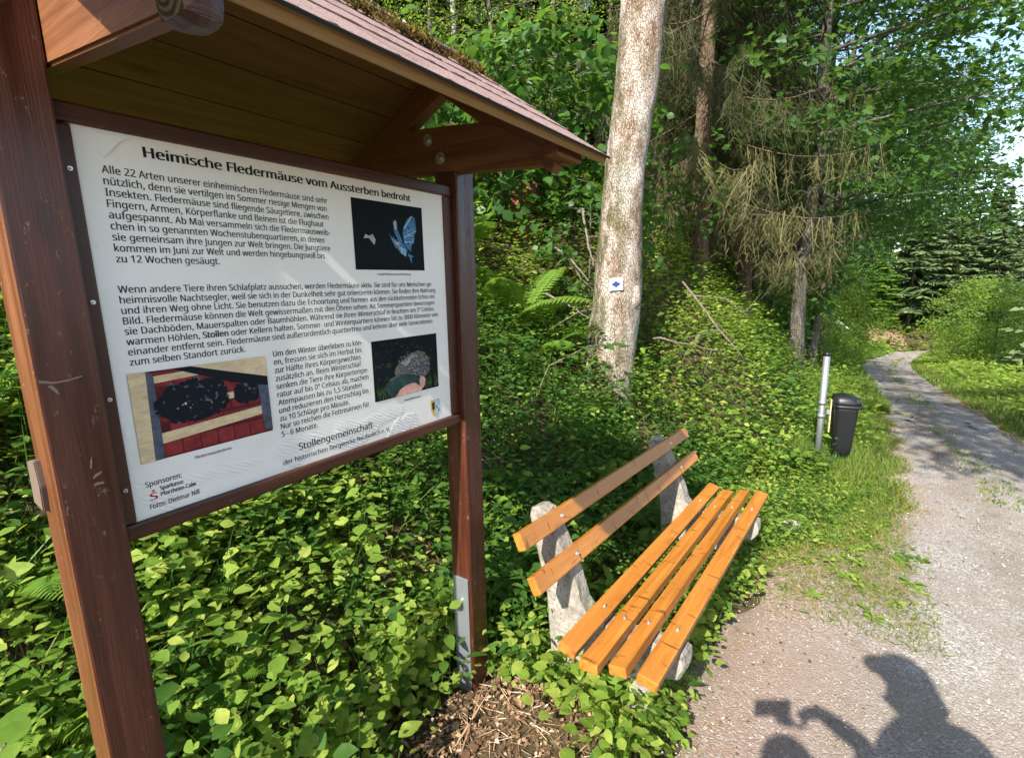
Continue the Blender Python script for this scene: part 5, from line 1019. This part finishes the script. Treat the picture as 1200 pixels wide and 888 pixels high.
# ------------------------------------------------------------------ the person taking the picture, beside the camera on the gravel
def skin_fig(name, nodes, edges, mats, parent, sub=2, root=0, pick=None):
    me = bpy.data.meshes.new(name); me.from_pydata([n[0] for n in nodes], edges, []); o = bpy.data.objects.new(name, me); link(o)
    o.modifiers.new('s', 'SKIN'); sv = me.skin_vertices[0].data if me.skin_vertices else None
    if sv is None:
        bm = bmesh.new(); bm.from_mesh(me); bm.verts.layers.skin.verify(); bm.to_mesh(me); bm.free(); sv = me.skin_vertices[0].data
    for v, n in zip(sv, nodes): v.radius = n[1] if isinstance(n[1], tuple) else (n[1], n[1]); v.use_root = False
    sv[root].use_root = True; m = o.modifiers.new('b', 'SUBSURF'); m.levels = sub; m.render_levels = sub
    bpy.context.view_layer.update(); ev = o.evaluated_get(bpy.context.evaluated_depsgraph_get()); m2 = bpy.data.meshes.new_from_object(ev); bpy.data.objects.remove(o)
    m2.name = name; m2.materials.clear()
    for k in mats: m2.materials.append(k)
    for p in m2.polygons:
        p.use_smooth = True
        if pick: p.material_index = pick(p.center)
    return mobj(name, m2, parent)
M['jacket'] = flat('jacket cloth', (.05, .07, .12), .85); M['trouser'] = flat('trouser cloth', (.10, .09, .075), .9); M['skin'] = flat('skin', (.55, .32, .23), .55); M['shoe'] = flat('shoe leather', (.04, .03, .025), .6); M['hair'] = flat('brown hair', (.05, .03, .018), .7)
def fingers(base, along, side, nrm, curl, parent):
    for k, (o_, L) in enumerate(((-.024, .068), (-.008, .078), (.008, .073), (.023, .058))):
        a = base + along * .02 + side * o_; n = [(tuple(a), .0095)]
        d = along.copy(); p = a.copy()
        for j in range(3):
            p = p + d * L * (.45, .32, .26)[j]; n.append((tuple(p), .0088 - .001 * j)); d = (d + nrm * curl).normalized()
        skin_fig('finger', n, [(0, 1), (1, 2), (2, 3)], [M['skin']], parent, 1)
    a = base - side * .03 - along * .01; n = [(tuple(a), .011), (tuple(a - side * .022 + along * .022), .010), (tuple(a - side * .024 + along * .052 + nrm * .01), .0088)]
    skin_fig('thumb', n, [(0, 1), (1, 2)], [M['skin']], parent, 1)
def person(px, py, H, f, label, jacket, cap, arms):
    gz = hz(px, py) + .012; K = H / 1.76
    ps = empty('person', (px, py, gz), label, 'person'); f = Vector(f).normalized(); s = Vector((-f.y, f.x, 0))
    def bp(a, b, z): return Vector(f * a * K + s * b * K + UPV * z * K)
    nodes = [(bp(0, 0, .92), (.165, .125)), (bp(0, 0, 1.10), (.15, .115)), (bp(.01, 0, 1.28), (.175, .125)), (bp(0, 0, 1.42), (.13, .10)), (bp(.0, 0, 1.50), (.062, .062)), (bp(.02, 0, 1.57), (.072, .085)), (bp(.02, 0, 1.66), (.082, .10)), (bp(.01, 0, 1.735), (.065, .08))]
    edges = [(k, k + 1) for k in range(7)]; hands = []
    for sg in (1, -1):
        sho = bp(0, .19 * sg, 1.40); elb, wr, hand = [Vector(v) - Vector((px, py, gz)) for v in arms[sg]] if arms is not None and arms[sg] else (bp(.02, .27 * sg, 1.12), bp(.14, .24 * sg, .92), bp(.19, .235 * sg, .85))
        b = len(nodes); nodes += [(sho, .068), ((sho + elb) / 2, .054), (elb, .045), ((elb + wr) / 2, .042), (wr, .03), (hand, (.034, .022))]; edges += [(3, b)] + [(b + k, b + k + 1) for k in range(5)]; hands.append((hand, wr, sg))
        c = len(nodes); nodes += [(bp(0, .10 * sg, .86), .10), (bp(.02, .11 * sg, .50), .066), (bp(0, .115 * sg, .28), .056), (bp(-.01, .12 * sg, .08), .042), (bp(.10, .13 * sg, .045), .042), (bp(.17, .135 * sg, .035), .032)]; edges += [(0, c)] + [(c + k, c + k + 1) for k in range(5)]
    nodes = [(tuple(p), tuple(q * K for q in r) if isinstance(r, tuple) else r * K) for p, r in nodes]
    def pk(c):
        if any((c - h[0]).length < .07 for h in hands) or c.z > 1.47 * K and (c - bp(0, 0, c.z / K)).length < .14: return 2
        return 3 if c.z < .085 else 0 if c.z > .90 or any((c - h[0]).length < .2 for h in hands) else 1
    skin_fig('body', nodes, edges, [jacket, M['trouser'], M['skin'], M['shoe']], ps, 2, 0, pk)
    for h, wr, sg in hands:
        al = (h - wr).normalized(); sd_ = f.cross(al); sd_ = sd_.normalized() if sd_.length > .2 else s.copy(); fingers(h, al, sd_, al.cross(sd_).normalized() * 1.0, .30, ps)
    hc = bp(.02, 0, 1.655)
    for sg in (-1, 1):
        a = Acc(); tube(a, [hc + f * .090 + s * sg * .031 + UPV * .012, hc + f * .099 + s * sg * .031 + UPV * .012], [.012, .008], 10); mobj('eye', a.data('eye', M['ink'], True), ps)
        a = Acc(); tube(a, [hc + s * sg * .080 - UPV * .03, hc + s * sg * .092, hc + s * sg * .088 + UPV * .03], [.008, .014, .008], 8); mobj('ear', a.data('ear', M['skin'], True), ps)
    a = Acc(); tube(a, [hc + f * .095 + UPV * .012, hc + f * .118 - UPV * .022, hc + f * .098 - UPV * .030], [.007, .013, .010], 8); mobj('nose', a.data('nose', M['skin'], True), ps)
    a = Acc(); tube(a, [hc + f * .092 + s * .024 - UPV * .055, hc + f * .101 - UPV * .056, hc + f * .092 - s * .024 - UPV * .055], [.004, .006, .004], 8); mobj('mouth', a.data('mouth', M['lip'], True), ps)
    def dome(name, m, z0, lv, kx, ky):
        V = []; n = 24
        for r, z in lv:
            for t in np.linspace(0, 2 * np.pi, n, endpoint=False): V.append(tuple(hc + f * (kx * r * math.cos(t) - .004) + s * (ky * r * math.sin(t)) + UPV * (z0 + z)))
        i = np.arange(n); j = (i + 1) % n
        return mobj(name, mesh_data(name, V, [np.concatenate([np.stack([k * n + i, k * n + j, (k + 1) * n + j, (k + 1) * n + i], 1) for k in range(len(lv) - 1)]), ((len(lv) - 1) * n + i)[None]], m, None, True), ps)
    if cap:
        cp = dome('cap', jacket, .045, ((1.0, 0), (1.01, .035), (.93, .075), (.68, .105), (.3, .12)), .112, .096)
        bm = bmesh.new(); ring = [bm.verts.new(hc + f * (.085 + .105 * math.cos(t)) + s * (.085 * math.sin(t)) + UPV * (.05 - .02 * math.cos(t))) for t in np.linspace(-1.7, 1.7, 13)]; fc = bm.faces.new(ring); r_ = bmesh.ops.extrude_face_region(bm, geom=[fc])
        for v in r_['geom']:
            if isinstance(v, bmesh.types.BMVert): v.co.z -= .006
        bmesh.ops.recalc_face_normals(bm, faces=bm.faces); bm_obj('visor', bm, jacket, cp)
    else: dome('hair', M['hair'], .035, ((1.0, 0), (1.02, .03), (.95, .065), (.7, .098), (.3, .112)), .106, .092)
    a = Acc(); tube(a, [hc - f * .06 + UPV * .05, hc - f * .085 + UPV * .0, hc - f * .07 - UPV * .06], [.07, .068, .045], 14); mobj('back_hair', a.data('back_hair', M['hair'], True), ps)
    return ps
M['lip'] = flat('lips', (.45, .16, .13), .5); M['shirt'] = flat('grey green shirt', (.10, .13, .10), .85)
person(.53, -.125, 1.88, (-.25, .97, 0), 'companion in a cap and dark jacket standing with arms down beside the photographer', M['jacket'], True, None)
def up_(u, n, z): x, y = xy(u, n); return (x, y, z)
person(*xy(-.27, .10), 1.63, (.05, 1, 0), 'photographer in a grey green shirt holding a phone sideways in one raised hand', M['shirt'], False,
       {1: None, -1: (up_(-.05, .33, .0), up_(-.06, .17, .085), up_(-.07, .10, .03))})
phn = empty('phone', (-.012, -.030, -.004), 'black phone held sideways in the raised hand of the photographer', 'phone')
bm_obj('body', box_bm(.150, .008, .074, .003), M['black'], phn)
o = bm_obj('camera_bump', box_bm(.034, .002, .034, .0006), M['ink'], phn); o.location = (.012, .005, .010)
